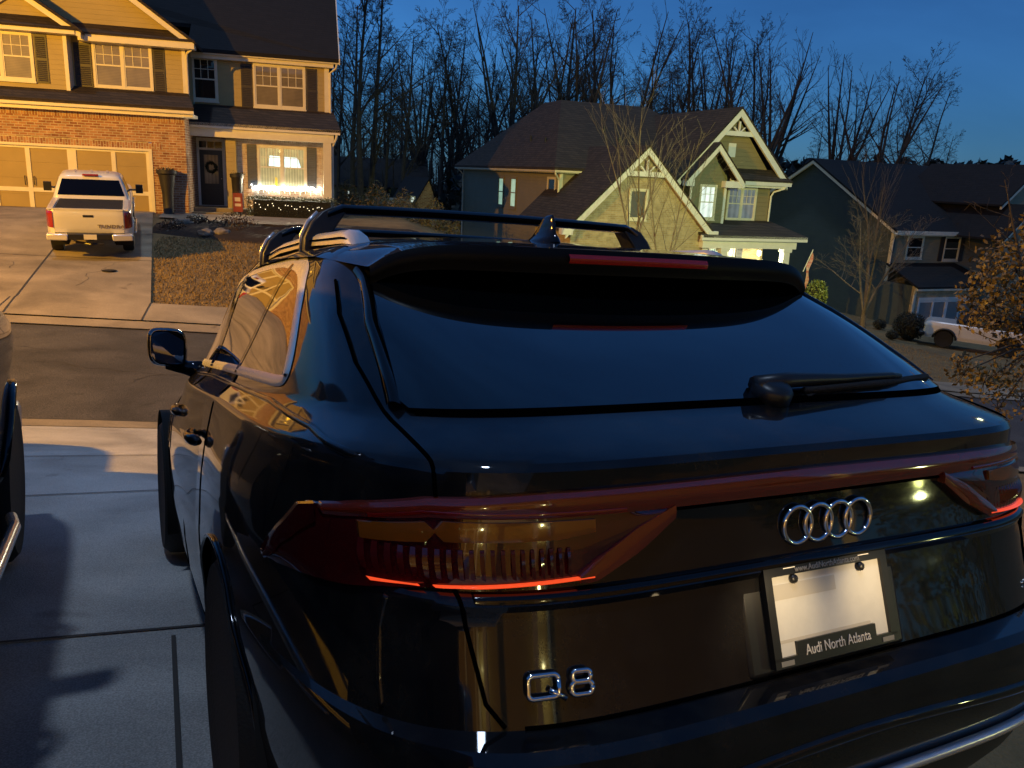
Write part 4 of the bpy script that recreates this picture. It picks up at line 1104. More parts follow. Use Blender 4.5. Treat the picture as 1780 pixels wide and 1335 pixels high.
H.window(3.36, 5.16, 3.75, 5.20, V1, True, M_blind); H.shutter(2.84, 3.24, 3.62, 5.22, V1); H.shutter(5.28, 5.66, 3.62, 5.22, V1)
H.roof([[(.95, 1.15, 2.92), (6.50, 1.15, 2.92), (6.30, V1, 3.66), (1.10, V1, 3.66)]], M_shing, .10, 'porch_roof')
m = MB(); m.box(.95, 6.48, 1.15, 1.27, 2.74, 2.92); m.box(1.0, 6.25, 1.27, 1.60, 2.44, 2.74); H.mk('porch_beam', m, M_trim)
H.box('porch_ceiling', M_white, 1.1, 6.2, 1.60, V1, 2.60, 2.66)
for x0, x1 in ((5.85, 6.15),):
    m = MB(); m.box(x0, x1, 1.30, 1.58, -.2, 2.44); m.box(x0-.05, x1+.05, 1.25, 1.63, -.2, .08); H.mk('porch_post', m, M_trim)
m = MB(); m.box(2.30, 2.66, 1.70, 2.1, -.3, 2.55); H.mk('porch_post', m, M_tan)
H.box('porch_floor', M_conc2, 1.0, 6.3, 1.2, V1, -.9, -.12)
m = MB(); m.box(1.15, 2.5, .72, 1.2, -.9, -.27); H.mk('porch_step', m, M_conc2)
H.box('door_wall', M_brick, .98, 2.36, V1-.08, V1, -.2, 2.6)
H.box('brick_bay', M_paleb, 2.66, 5.86, 2.0, V1, -.2, 2.60)
m = MB(); m.box(2.68, 5.84, 1.988, 2.0, 2.38, 2.59); H.mk('soldier_course', m, mat_brick('pale_soldier', (.46, .33, .24), (.58, .46, .35), (.60, .55, .48), swap=True))
# front door with wreath
dr = H.box('front_door', M_door, 1.22, 2.06, V1-.15, V1-.09, -.10, 1.98)
m = MB(); m.box(1.10, 1.22, V1-.19, V1-.08, -.12, 2.42); m.box(2.06, 2.18, V1-.19, V1-.08, -.12, 2.42); m.box(1.22, 2.06, V1-.19, V1-.08, 2.30, 2.42); m.box(1.22, 2.06, V1-.18, V1-.08, 1.98, 2.06); m.box(1.22, 2.06, V1-.18, V1-.08, -.12, -.10)
for x in (1.49, 1.77): m.box(x, x+.03, V1-.17, V1-.08, 2.06, 2.30)
H.mk('door_frame', m, M_white, dr)
m = MB(); m.add([(1.22, V1-.11, 2.06), (2.06, V1-.11, 2.06), (2.06, V1-.11, 2.30), (1.22, V1-.11, 2.30)], [(0, 1, 2, 3)]); H.mk('transom_pane', m, M_darkpane, dr)
m = MB(); m.box(1.38, 1.90, V1-.162, V1-.15, .72, 1.80); H.mk('door_pane', m, M_curt, dr)
m = MB(); m.box(1.34, 1.38, V1-.17, V1-.15, .68, 1.84); m.box(1.90, 1.94, V1-.17, V1-.15, .68, 1.84); m.box(1.38, 1.90, V1-.17, V1-.15, 1.80, 1.84); m.box(1.38, 1.90, V1-.17, V1-.15, .68, .72); m.box(1.36, 1.92, V1-.165, V1-.15, .06, .55); H.mk('door_moulding', m, M_door, dr)
m = MB(); m.lathe([(.01, 0), (.028, .01), (.03, .04), (.012, .055)], (0, 0, 0), 'y', 10); m.v = [(a+1.99, V1-.15-b, c+.92) for a, b, c in m.v]; H.mk('door_handle', m, M_bright, dr, smooth=True)
# porch window, lit from inside
w = H.window(3.48, 5.16, .72, 2.18, 2.0, True, M_clear)
m = MB(); m.add([(3.44, 2.0-.004, .68), (5.2, 2.0-.004, .68), (5.2, 2.0-.004, 2.22), (3.44, 2.0-.004, 2.22)], [(0, 1, 2, 3)])
# the room seen through it: curtains, a lit screen, a yellow toy; room light put into curtain and toy as glow
mm = MB(); mm.add([(3.44, 1.9965, .68), (5.2, 1.9965, .68), (5.2, 1.9965, 2.22), (3.44, 1.9965, 2.22)], [(0, 1, 2, 3)])
H.mk('curtain', mm, mat_blind('porch_curtain', (.40, .38, .24), .10, emit=.38, ecol=(.72, .78, .42), vertical=True), w)
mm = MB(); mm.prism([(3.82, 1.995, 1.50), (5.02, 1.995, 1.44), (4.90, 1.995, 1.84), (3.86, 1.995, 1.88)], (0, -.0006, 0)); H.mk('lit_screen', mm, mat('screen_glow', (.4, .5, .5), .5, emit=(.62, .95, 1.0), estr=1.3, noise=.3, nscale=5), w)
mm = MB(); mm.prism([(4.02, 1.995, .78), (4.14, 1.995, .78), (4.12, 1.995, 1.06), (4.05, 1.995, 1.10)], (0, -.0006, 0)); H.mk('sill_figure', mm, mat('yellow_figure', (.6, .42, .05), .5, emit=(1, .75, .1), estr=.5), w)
H.shutter(3.03, 3.38, .62, 2.26, 2.0, M_shutg); H.shutter(5.25, 5.60, .62, 2.26, 2.0, M_shutg)
H.spout([(1.40, .62, 5.42), (1.40, .66, 5.30), (1.22, .86, 5.20), (1.18, .92, 5.05), (1.18, .92, 3.72)])
H.spout([(6.42, 2.66, 5.42), (6.40, 2.7, 5.28), (6.17, 2.94, 5.10), (6.17, 2.94, 3.62)])
H.spout([(6.36, 1.22, 2.76), (6.34, 1.25, 2.62), (6.20, 1.42, 2.30), (6.20, 1.46, -.2)])
# small things on and by that house
def hw(h, x, y, z): return h.root.matrix_basis @ Vector((x, y, z-h.z0))
bpy.context.view_layer.update()
p = hw(H, 1.64, V1-.20, 1.34); rw = random.Random(4)
m = MB(); m.tube([(.17*cos(2*pi*i/24), 0, .17*sin(2*pi*i/24)) for i in range(25)], .035, 6, caps=False)
m.leaves([((.17+rw.gauss(0, .03))*cos(a), rw.gauss(0, .025), (.17+rw.gauss(0, .03))*sin(a)) for a in [rw.uniform(0, 2*pi) for _ in range(420)]], .075, rw)
o = m.build('wreath', mat_leaf('wreath_leaf', (.02, .026, .012), (.05, .06, .03))); o.location = p; o.rotation_euler = (0, 0, H.root.rotation_euler.z); tag(o, 'round dark wreath hung on the glazed front door', 'wreath')
# string of white lights along the porch rail
sl = empty('string_lights', hw(H, 3.1, 1.90, .70), H.root.rotation_euler.z, 'dense string of white icicle lights along the brick bay under the porch window', 'string lights')
M_bulb = mat('white_bulb', (1, 1, 1), .4, emit=(1, .97, .86), estr=14)
m = MB(); cab = [(x*.1, -.02, .02*sin(x*1.7)) for x in range(0, 28)]; m.tube(cab, .008, 5); m.tube([(2.7, -.02, 0), (2.72, -.03, -.85)], .012, 5); m.tube([(2.7, -.02, 0), (2.72, -.03, 1.72), (2.6, -.03, 1.85)], .012, 5); m.build('cable', mat('pale_cable', (.7, .66, .55), .5), sl)
mb0 = MB(); mb0.lathe([(.004, .024), (.018, .016), (.026, 0), (.020, -.016), (.004, -.03)], n=8); b0 = mb0.build('bulb', M_bulb, sl, smooth=True)
rb = random.Random(8); first = True
for k in range(72):
    x = .06 + 2.6*(k+.5)/72; b = b0 if k == 0 else b0.copy()
    if k: col.objects.link(b); b.parent = sl
    b.location = (x, -.02+rb.uniform(-.02, .02), rb.uniform(-.09, .05)+.02*sin(x*17)); b.scale = [rb.uniform(1.1, 1.8)]*3
m = MB()
for k in range(14):
    x = .1+2.55*k/13; m.tube([(x, -.02, -.05), (x+.01, -.025, -.20-.05*(k % 2))], .012, 5)
m.build('icicle', mat('icicle_glow', (.8, .75, .6), .4, emit=(1, .85, .55), estr=1.8), sl)
li = bpy.data.lights.new('string_glow', 'AREA'); li.shape = 'RECTANGLE'; li.size = 2.6; li.size_y = .12; li.energy = 230; li.color = (1, .88, .60)
lo = bpy.data.objects.new('string_glow', li); col.objects.link(lo); lo.parent = sl; lo.location = (1.35, -.30, .05); lo.rotation_euler = (rad(-90), 0, 0)
# tall planters flanking the entry, flag on one
def planter(x, y, z, h, label, top=.19, bot=.11):
    r = empty('tall_planter', hw(H, x, y, z), 0, label, 'planter')
    m = MB(); m.lathe([(bot*1.15, 0), (bot*1.15, .05), (bot, .09), (bot*1.1, h*.5), (top*.92, h*.9), (top*1.12, h*.93), (top*1.12, h), (top*.9, h), (top*.85, h-.04)], n=20); m.build('pot', mat('planter_black', (.018, .016, .014), .6, noise=.3), r, angle=40)
    m = MB(); m.leaves([(rw.gauss(0, top*.5), rw.gauss(0, top*.5), h-.03+abs(rw.gauss(0, .05))) for _ in range(160)], .06, rw); m.build('foliage', mat_leaf('planter_leaf', (.012, .018, .008), (.03, .04, .02)), r)
    return r
planter(.52, -.42, -.42, 1.62, 'tall dark tapered planter against the brick beside the garage door', .30, .17)
planter(2.72, .95, -.45, 1.60, 'tall dark tapered planter beside the porch steps with the red banner', .22, .15)
p = hw(H, 2.78, .66, -.40); r = empty('garden_banner', p, H.root.rotation_euler.z, 'small red and white garden banner on a wire stand beside the porch planter', 'garden flag')
m = MB(); m.tube([(-.22, 0, 0), (-.22, 0, .92), (.16, 0, .92)], .008, 5); m.build('stand', M_satin, r)
m = MB(); m.grid(lambda i, j: Vector((-.20+.34*i, .02*sin(5*i), .20+.68*j)), 8, 10); fl = m.build('cloth', mat('red_cloth', (.26, .05, .035), .8, noise=.25, nscale=6), r, smooth=True)
m = MB(); m.grid(lambda i, j: Vector((-.14+.22*i, .02*sin(5*(.18+.65*i))-.004, .40+.10*j)), 6, 2); m.grid(lambda i, j: Vector((-.14+.2*i, .02*sin(5*(.18+.6*i))-.004, .58+.14*j)), 6, 2); m.build('cloth_motif', mat('pale_motif', (.6, .5, .42), .8), fl)
# clipped hedge with small lights in it
def hedge(name, c, rz, sx, sy, sz, n, label, mt, leaf=.05, cat='hedge', seed=1):
    rr = random.Random(seed); r = empty(name, c, rz, label, cat)
    pts = []
    for _ in range(n):
        a = rr.choice('xyzzz'); p = [rr.uniform(-1, 1), rr.uniform(-1, 1), rr.uniform(0, 1)]
        k = {'x': 0, 'y': 1, 'z': 2}[a]; p[k] = rr.choice((-1, 1)) if k < 2 else 1
        d = 1+rr.gauss(0, .045); pts.append((p[0]*sx*d, p[1]*sy*d, p[2]*sz*(1+rr.gauss(0, .05))))
    MB().leaves(pts, leaf, rr).build('foliage', mt, r)
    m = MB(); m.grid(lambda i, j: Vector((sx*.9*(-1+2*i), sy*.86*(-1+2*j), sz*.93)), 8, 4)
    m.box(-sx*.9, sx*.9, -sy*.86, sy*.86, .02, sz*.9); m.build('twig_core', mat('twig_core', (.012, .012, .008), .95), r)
    return r
M_hleaf = mat_leaf('hedge_leaf', (.018, .026, .010), (.06, .075, .03))
hb = hw(H, 4.70, .75, -.45); hg = hedge('clipped_hedge', hb, H.root.rotation_euler.z, 1.55, .42, .78, 7000, 'low clipped box hedge speckled with tiny lights in front of the porch', M_hleaf, .045)
mb0 = MB(); mb0.lathe([(.004, .016), (.017, 0), (.004, -.016)], n=6); b1 = mb0.build('fairy_light', mat('fairy_bulb', (1, .9, .7), .4, emit=(1, .88, .6), estr=2.2), hg)
for k in range(26):
    b = b1 if k == 0 else b1.copy()
    if k: col.objects.link(b); b.parent = hg
    b.location = (-1.45+2.9*k/25+rb.uniform(-.05, .05), -.44, .50+.07*sin(k*1.3)+rb.uniform(-.05, .05))
def rock(c, s, label, seed):
    rr = random.Random(seed); bm = bmesh.new(); bmesh.ops.create_icosphere(bm, subdivisions=3, radius=1)
    from mathutils import noise as nz
    for v in bm.verts:
        q = nz.noise(v.co*1.6+Vector((seed, 0, 0)))*.35 + nz.noise(v.co*4+Vector((0, seed, 0)))*.12; v.co *= 1+q; v.co.x *= s[0]; v.co.y *= s[1]; v.co.z *= s[2]
    me = bpy.data.meshes.new('garden_rock'); bm.to_mesh(me); bm.free(); me.materials.append(M_rock); me.polygons.foreach_set('use_smooth', [True]*len(me.polygons))
    o = bpy.data.objects.new('garden_rock', me); col.objects.link(o); o.location = c; tag(o, label, 'rock', 'rocks in the mulch bed')
for k, (px, py, s, lb) in enumerate(((318, 393, (.35, .25, .15), 'flat grey rock in the mulch bed nearest the porch walk'), (357, 411, (.24, .2, .14), 'left one of two small round rocks low in the mulch bed'), (385, 410, (.26, .2, .13), 'right one of two small round rocks low in the mulch bed'))):
    p = on_ground(px, py, 15, 40); p.z += .1; rock(p, s, lb, k+2)
for k, (px, py, n, lb) in enumerate(((345, 392, 600, 'low dark ground shrub in the mulch bed beside the flat rock'), (410, 400, 900, 'wide dark shrub in the mulch bed in front of the hedge'), (300, 400, 300, 'small dark shrub at the edge of the drive by the mulch bed'))):
    p = on_ground(px, py, 15, 40); rr = random.Random(k+30); r = empty('low_shrub', p, 0, lb, 'shrub')
    pts = []
    for _ in range(n):
        a = rr.uniform(0, 2*pi); e = rr.uniform(0, 1); q = (rr.uniform(.5, 1.05))*(.8 if n > 700 else .5); pts.append((q*cos(a)*(1-e*e)**.5, q*sin(a)*(1-e*e)**.5, q*e*.7))
    MB().leaves(pts, .07, rr).build('foliage', mat_leaf('shrub_leaf', (.03, .018, .008), (.07, .04, .018)), r)
    m = MB()
    for j in range(12): a = rr.uniform(0, 6.28); m.tube([(0, 0, -.05), (.35*cos(a), .35*sin(a), .32)], [.012, .004], 4)
    m.build('stems', mat('bark_dark', (.03, .022, .016), .9), r)

# ---- middle house with the steep lit gables
O2 = at(975, 293, 36)
H2 = House('gabled_house', (O2.x, O2.y), 97, -3.9, 'two storey house with steep lit gables and lit porch beyond the roof bars')
Z2 = -6
H2.mk('side_wall', MB().box(0, .2, 0, 15.5, Z2, 1.82), M_umber)
H2.box('front_wall', M_umber, .2, 6, 0, .2, Z2, 1.82)
H2.box('rear_wall', M_umber, .2, 10, 15.3, 15.5, Z2, 1.82)
m = MB(); m.box(-.03, .12, -.03, 0, Z2, 1.80); m.box(-.03, 0, 0, .12, Z2, 1.80); m.box(-.03, 0, 15.38, 15.5, Z2, 1.8); H2.mk('corner_board', m, M_trim)
m = MB(); m.box(-.48, -.36, -.40, 15.9, 1.82, 2.02); m.box(-.36, 0, -.3, 15.8, 1.78, 1.83); m.box(-.48, 4, -.48, -.36, 1.822, 2.018); m.box(-.2, 4, -.36, 0, 1.785, 1.835); H2.mk('eave', m, M_trim)
# hipped main roof
e0, eR = -.5, 10.2; zr_, ze = 5.48, 2.02; R1 = (2.5, 6.4); R2 = (7.6, 6.4)
H2.roof([[(e0, -.5, ze), (eR, -.5, ze), (R2[0], R2[1], zr_), (R1[0], R1[1], zr_)], [(e0, 15.9, ze), (R1[0], R1[1]+2.4, zr_), (R1[0], R1[1], zr_), (e0, -.5, ze)], [(e0, 15.9, ze), (eR, 15.9, ze), (R2[0], R1[1]+2.4, zr_), (R1[0], R1[1]+2.4, zr_)], [(eR, -.5, ze), (eR, 15.9, ze), (R2[0], R1[1]+2.4, zr_), (R2[0], R2[1], zr_)], [(R1[0], R1[1], zr_), (R2[0], R1[1], zr_), (R2[0], R1[1]+2.4, zr_), (R1[0], R1[1]+2.4, zr_)]], M_shing, .12, 'main_roof')
m = MB()
for (v, u, z) in ((3.4, .55, 3.25), (5.6, .62, 3.4)): m.tube([(u, v, z-.3), (u, v, z+.18)], .05, 8)
for (u, v) in ((3.6, 3.3), (3.9, 2.2)):
    z = ze+(zr_-ze)*(v+.5)/6.9; m.tube([(u, v, z-.1), (u, v, z+.2)], .05, 8)
H2.mk('roof_vent', m, M_satin)
H2.window(7.75, 8.5, -.02, 1.40, 0, False, M_lit, None, side=-.0, mt=M_umber); H2.window(5.75, 6.55, -.02, 1.42, 0, False, M_lit, None, side=-.0, mt=M_umber); H2.window(.55, 1.38, .02, 1.52, 0, False, M_darkpane, None, side=-.0)
# garage wing in front
yg = -4.0; gx, gh = 2.03, 3.12
H2.gable_wall('garage_gable', M_stone, gx-gh, gx+gh, Z2, -.15, gx, 2.80, yg)
m = MB(); m.box(gx-gh, gx-gh+.15, yg+.15, 0, Z2, -.15); m.box(gx+gh-.15, gx+gh, yg+.15, -1.6, Z2, -.15); H2.mk('garage_wall', m, M_stone)
sl_ = (2.95+.35)/gh
def apex_truss(h, x, z, w, y, mt):
    """the little fan of struts in the peak of a gable"""
    m = MB(); zc = z-w*.90
    m.box(x-w*1.02, x+w*1.02, y, y+.08, zc-.20, zc)
    for dx in (-.5, 0, .5): m.prism([(x+dx*w*.25-.03, y, zc), (x+dx*w*.25+.05, y, zc), (x+dx*w*.75+.05, y, z-.28-abs(dx)*w*.62), (x+dx*w*.75-.03, y, z-.28-abs(dx)*w*.62)], (0, .07, 0))
    return h.mk('peak_truss', m, mt)
H2.rake([(gx-gh-.35, -.42-.03), (gx, 3.0), (gx+gh+.35, -.42-.03)], yg-.30, .34, .10, M_white)
m = MB(); m.prism([(gx-gh-.35, yg-.2, -.45), (gx, yg-.2, 2.98), (gx, yg-.2, 2.86), (gx-gh-.25, yg-.2, -.45)], (0, .2, 0)); m.prism([(gx+gh+.35, yg-.2, -.45), (gx, yg-.2, 2.98), (gx, yg-.2, 2.86), (gx+gh+.25, yg-.2, -.45)], (0, .2, 0)); H2.mk('soffit', m, M_white)
apex_truss(H2, gx, 2.75, .85, yg-.27, M_white)
H2.roof([[(gx-gh-.40, yg-.32, -.40), (gx, yg-.32, 3.05), (gx, 1.6, 3.05), (gx-gh-.40, 1.6, -.40)], [(gx+gh+.40, yg-.32, -.40), (gx, yg-.32, 3.05), (gx, 1.6, 3.05), (gx+gh+.40, 1.6, -.40)]], M_shing, .10, 'garage_roof')
m = MB(); m.box(gx+gh+.05, gx+gh+.55, yg-.34, yg-.05, -.62, -.34); m.box(gx-gh-.55, gx-gh-.05, yg-.34, yg-.05, -.62, -.34); H2.mk('rake_return', m, M_white)
H2.window(1.50, 2.22, .10, 1.22, yg, False, M_shutg, None, split=False)
gd2 = H2.box('garage_door', M_gdoor, gx-2.4, gx+2.4, yg-.05, yg-.01, -4.2, -1.9)
# right mass with big gable, bay with its own small gable
yb2 = -2.0
H2.gable_wall('big_gable', M_shake, 5.3, 9.85, Z2, 2.0, 7.54, 4.70, yb2)
H2.mk('flank_wall', MB().box(9.70, 9.85, yb2+.15, 12, Z2, 1.85), M_green)
H2.mk('flank_wall', MB().box(5.15, 5.30, yb2-.6, 0, Z2, 1.9), M_green)
H2.rake([(4.55, 2.05-.40), (7.54, 4.95), (10.50, 1.98-.10)], yb2-.40, .36, .10, M_white)
m = MB(); m.prism([(4.75, yb2-.30, 1.70), (7.54, yb2-.30, 4.93), (7.54, yb2-.30, 4.80), (4.95, yb2-.30, 1.70)], (0, .3, 0)); m.prism([(10.45, yb2-.30, 1.95), (7.54, yb2-.30, 4.93), (7.54, yb2-.30, 4.80), (10.3, yb2-.30, 1.95)], (0, .3, 0)); H2.mk('soffit', m, M_white)
apex_truss(H2, 7.54, 4.66, .78, yb2-.36, M_white)
H2.roof([[(4.5, yb2-.42, 1.72), (7.54, yb2-.42, 5.02), (7.54, 7, 5.02), (4.5, 7, 1.72)], [(10.55, yb2-.42, 1.95), (7.54, yb2-.42, 5.02), (7.54, 7, 5.02), (10.55, 7, 1.95)]], M_shing, .10, 'gable_roof')
H2.box('gable_vent', M_white, 7.30, 7.68, yb2-.04, yb2, 2.85, 3.45)
H2.mk('bay_wall', MB().prism([(5.15, yb2-.60, -.1), (6.97, yb2-.60, -.1), (6.97, yb2-.60, 1.72), (6.20, yb2-.60, 3.0), (5.15, yb2-.60, 1.85)], (0, .6, 0)), M_green)
H2.rake([(4.80, 1.78), (6.25, 3.35), (7.68, 1.80)], yb2-.95, .30, .10, M_white)
H2.roof([[(4.75, yb2-.97, 1.80), (6.25, yb2-.97, 3.42), (6.25, yb2+1, 3.42), (4.75, yb2+1, 1.80)], [(7.75, yb2-.97, 1.80), (6.25, yb2-.97, 3.42), (6.25, yb2+1, 3.42), (7.75, yb2+1, 1.80)]], M_shing, .09, 'bay_roof')
m = MB(); m.box(6.75, 7.75, yb2-.93, yb2-.60, 1.50, 1.78); m.box(6.90, 7.02, yb2-.65, yb2-.60, -.1, 1.5); H2.mk('bay_trim', m, M_white); m = MB(); m.box(4.75, 5.15, yb2-.93, yb2-.60, 1.50, 1.78); m.box(5.13, 5.23, yb2-.65, yb2-.60, -.1, 1.5); H2.mk('bay_trim', m, M_white)
m = MB(); m.box(7.30, 10.62, yb2-.52, yb2-.40, 1.66, 1.90); m.box(7.0, 10.4, yb2-.40, yb2, 1.56, 1.68); H2.mk('eave', m, M_white)
H2.roof([[(7.3, yb2-.54, 1.90), (10.65, yb2-.54, 1.90), (10.1, yb2, 2.38), (7.3, yb2, 2.38)]], M_shing, .07, 'gable_skirt')
H2.window(5.72, 6.45, .14, 1.52, yb2-.60, False, M_litw, (3, 2)); H2.window(7.60, 9.05, .12, 1.48, yb2, True, M_litdim, (3, 2))
H2.spout([(10.35, yb2-.46, 1.68), (10.3, yb2-.42, 1.56), (10.0, yb2-.1, 1.40), (9.90, yb2-.05, 1.2), (9.90, yb2-.05, 0.0)], mt=M_white)
H2.spout([(-.42, -.42, 1.84), (-.40, -.40, 1.72), (-.12, -.12, 1.5), (-.10, -.10, 1.3), (-.10, -.10, Z2)]); H2.spout([(-.42, 15.4, 1.84), (-.12, 15.2, 1.5), (-.10, 15.2, Z2)])
# porch
yp = -4.0
H2.roof([[(4.9, yp-.45, -.50), (10.35, yp-.45, -.50), (10.0, yb2, .06), (4.9, yb2, .06)]], M_shing, .10, 'porch_roof')
m = MB(); m.box(4.85, 10.35, yp-.45, yp-.30, -.72, -.50); m.box(5.0, 9.9, yp-.30, yp, -1.05, -.70); H2.mk('porch_beam', m, M_white)
for x in (6.15, 9.45):
    m = MB(); m.prism([(x-.22, yp-.28, -3.2), (x+.22, yp-.28, -3.2), (x+.15, yp-.28, -1.05), (x-.15, yp-.28, -1.05)], (0, .3, 0)); m.box(x-.22, x+.22, yp-.33, yp+.06, -1.2, -1.05); m.box(x-.3, x+.3, yp-.36, yp+.1, -3.9, -3.2); H2.mk('porch_post', m, M_white)
m = MB(); m.prism([(5.1, yp-.2, -1.1), (5.35, yp-.2, -1.1), (5.2, yp-.2, -2.2), (5.1, yp-.2, -2.2)], (0, .1, 0)); H2.mk('post_bracket', m, M_white)
H2.box('porch_wall', M_stone, 5.16, 9.70, yb2-.05, yb2-.001, -3.9, -.72)
H2.box('porch_floor', M_conc2, 5.1, 10, yp-.3, yb2-.05, -4.6, -3.7)
H2.window(6.85, 8.15, -2.7, -1.25, yb2-.05, True, M_lit, (2, 3), mt=M_white); H2.shutter(6.35, 6.72, -2.75, -1.2, yb2-.05, M_shutg); H2.shutter(8.30, 8.66, -2.75, -1.2, yb2-.05, M_shutg)
li = bpy.data.lights.new('porch_light', 'POINT'); li.energy = 200; li.color = (1, .92, .50); li.shadow_soft_size = .1
pl = empty('porch_lantern', hw(H2, 8.9, -3.0, -1.35), 0, 'small glowing lantern hanging in the porch of the gabled house', 'porch light')
m = MB(); m.lathe([(.05, .12), (.09, .08), (.08, -.1), (.03, -.14)], n=10); m.build('lantern_glass', mat('lantern_glow', (1, .9, .6), .4, emit=(1, .88, .55), estr=5), pl); m = MB(); m.tube([(0, 0, .12), (0, 0, .30)], .012, 6); m.build('hanger', M_satin, pl)
lo = bpy.data.objects.new('porch_light', li); col.objects.link(lo); lo.parent = pl; lo.location = (0, -.3, -.2)
# flag on a tilted staff
pf = at(1396, 472, 33.5); pt_ = at(1409, 444, 33.2); r = empty('house_flag', pf, 0, 'red and white flag on a slanted staff by the porch of the gabled house', 'flag')
d = pt_-pf; m = MB(); m.tube([(0, 0, 0), tuple(d*1.35)], .018, 6); m.build('staff', M_white, r)
m = MB(); m.grid(lambda i, j: Vector(d*(1.25-.85*i)) + Vector((.03*sin(7*j+3*i)+.10*j*i, -.02-.05*sin(6*j), -1.15*j)), 12, 14); m.build('cloth', mat('flag_cloth', (.50, .06, .05), .8, c2=(.62, .52, .46), nscale=2.2, stretch=(1, 1, 4)), r, smooth=True)

# ---- dark house on the right
O3 = at(1555, 402, 43)
H3 = House('slate_house', (O3.x, O3.y), 93, -5.7, 'dark two storey house with a grey garage door and slate side wall on the right')
Z3 = -8; va, za = 6.3, 3.35
H3.mk('side_wall', MB().prism([(0, 0, Z3), (0, 12.6, Z3), (0, 12.6, -.45), (0, va, za-.15), (0, 0, -.45)], (.2, 0, 0)), M_slate)
H3.box('front_wall', M_umber, .2, 11.5, 0, .2, Z3, -.45)
m = MB()
for a, b in (((-.45, -.30), (va, za)), ((va, za), (13.05, -.30))): m.prism([(-.35, a[0], a[1]), (-.35, b[0], b[1]), (-.35, b[0], b[1]-.26), (-.35, a[0], a[1]-.26)], (.12, 0, 0))
m.box(-.05, 0, -.05, .12, Z3, -.45); H3.mk('rake_board', m, M_trim)
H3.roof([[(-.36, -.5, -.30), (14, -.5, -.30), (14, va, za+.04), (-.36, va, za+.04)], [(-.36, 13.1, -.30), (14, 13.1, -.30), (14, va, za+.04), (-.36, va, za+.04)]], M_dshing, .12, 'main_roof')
m = MB(); m.box(-.36, 6.0, -.56, -.44, -.50, -.30); m.box(0, 6, -.44, 0, -.56, -.48); H3.mk('eave', m, M_trim)
H3.window(1.15, 2.25, -1.75, -.66, 0, False, M_darkpane, None); H3.window(4.05, 5.15, -1.85, -.66, 0, False, M_darkpane, None); H3.shutter(3.62, 3.95, -1.95, -.6, 0); H3.shutter(5.25, 5.58, -1.95, -.6, 0)
yq = -2.2
H3.box('garage_wall', M_stone, -.35, .10, yq, yq+.2, Z3, -3.0); H3.box('garage_wall', M_stone, 4.30, 4.48, yq, yq+.2, Z3, -3.0); H3.box('garage_wall', M_stone, .10, 4.30, yq, yq+.2, -3.75, -3.0); H3.mk('garage_flank', MB().box(-.35, -.15, yq+.2, 0, Z3, -3.0), M_slate)
m = MB(); m.box(-.7, 5.4, yq-.45, yq-.32, -3.18, -2.98); m.box(-.4, 5.2, yq-.32, yq, -3.22, -3.12); m.box(-.42, -.25, yq-.04, yq, Z3, -3.2); H3.mk('lower_eave', m, M_trim)
H3.roof([[(-.75, yq-.48, -2.98), (5.45, yq-.48, -2.98), (5.1, 0, -2.05), (-.2, 0, -2.05)]], M_dshing, .10, 'skirt_roof')
gd = H3.box('garage_door', mat('grey_door', (.22, .23, .23), .5, noise=.08), .10, 4.30, yq+.06, yq+.12, -5.95, -3.75)
m = MB()
for a, b in ((.10, .20), (1.13, 1.25), (2.10, 2.30), (3.15, 3.27), (4.20, 4.30)): m.box(a, b, yq+.02, yq+.06, -5.95, -3.75)
for a, b in ((.20, 1.13), (1.25, 2.10), (2.30, 3.15), (3.27, 4.20)): m.box(a, b, yq+.022, yq+.06, -3.87, -3.75); m.box(a, b, yq+.022, yq+.06, -5.28, -5.14); m.box(a, b, yq+.022, yq+.06, -5.95, -5.82)
m.box(0, 4.4, yq-.03, yq+.0, -3.75, -3.60); m.box(0, .10, yq-.03, yq+.0, -6, -3.75); m.box(4.30, 4.4, yq-.03, yq+.0, -6, -3.75)
H3.mk('door_trim', m, M_white, gd)
H3.gable_wall('gable_wing', M_umber, 4.5, 7.7, Z3, -.2, 6.1, 1.05, -3.0)
H3.rake([(4.2, -.42), (6.1, 1.28), (8.0, -.42)], -3.3, .24, .12)
H3.roof([[(4.1, -3.35, -.45), (6.1, -3.35, 1.35), (6.1, 3, 1.35), (4.1, 3, -.45)], [(8.1, -3.35, -.45), (6.1, -3.35, 1.35), (6.1, 3, 1.35), (8.1, 3, -.45)]], M_dshing, .1, 'gable_roof')
H3.gable_wall('gable_wing', M_umber, 5.9, 9.9, -1, 1.45, 7.9, 3.1, -1.6); H3.rake([(5.4, 1.3), (7.9, 3.4), (10.4, 1.3)], -1.95, .26, .12)
H3.roof([[(5.3, -2.0, 1.28), (7.9, -2.0, 3.47), (7.9, 5, 3.47), (5.3, 5, 1.28)], [(10.5, -2.0, 1.28), (7.9, -2.0, 3.47), (7.9, 5, 3.47), (10.5, 5, 1.28)]], M_dshing, .1, 'gable_roof')
H3.spout([(-.42, -.5, -.45), (-.1, -.12, -.75), (-.1, -.1, -1.0), (-.1, -.1, Z3)]); H3.spout([(-.66, yq-.4, -3.1), (-.45, yq-.06, -3.45), (-.45, yq-.06, Z3)])

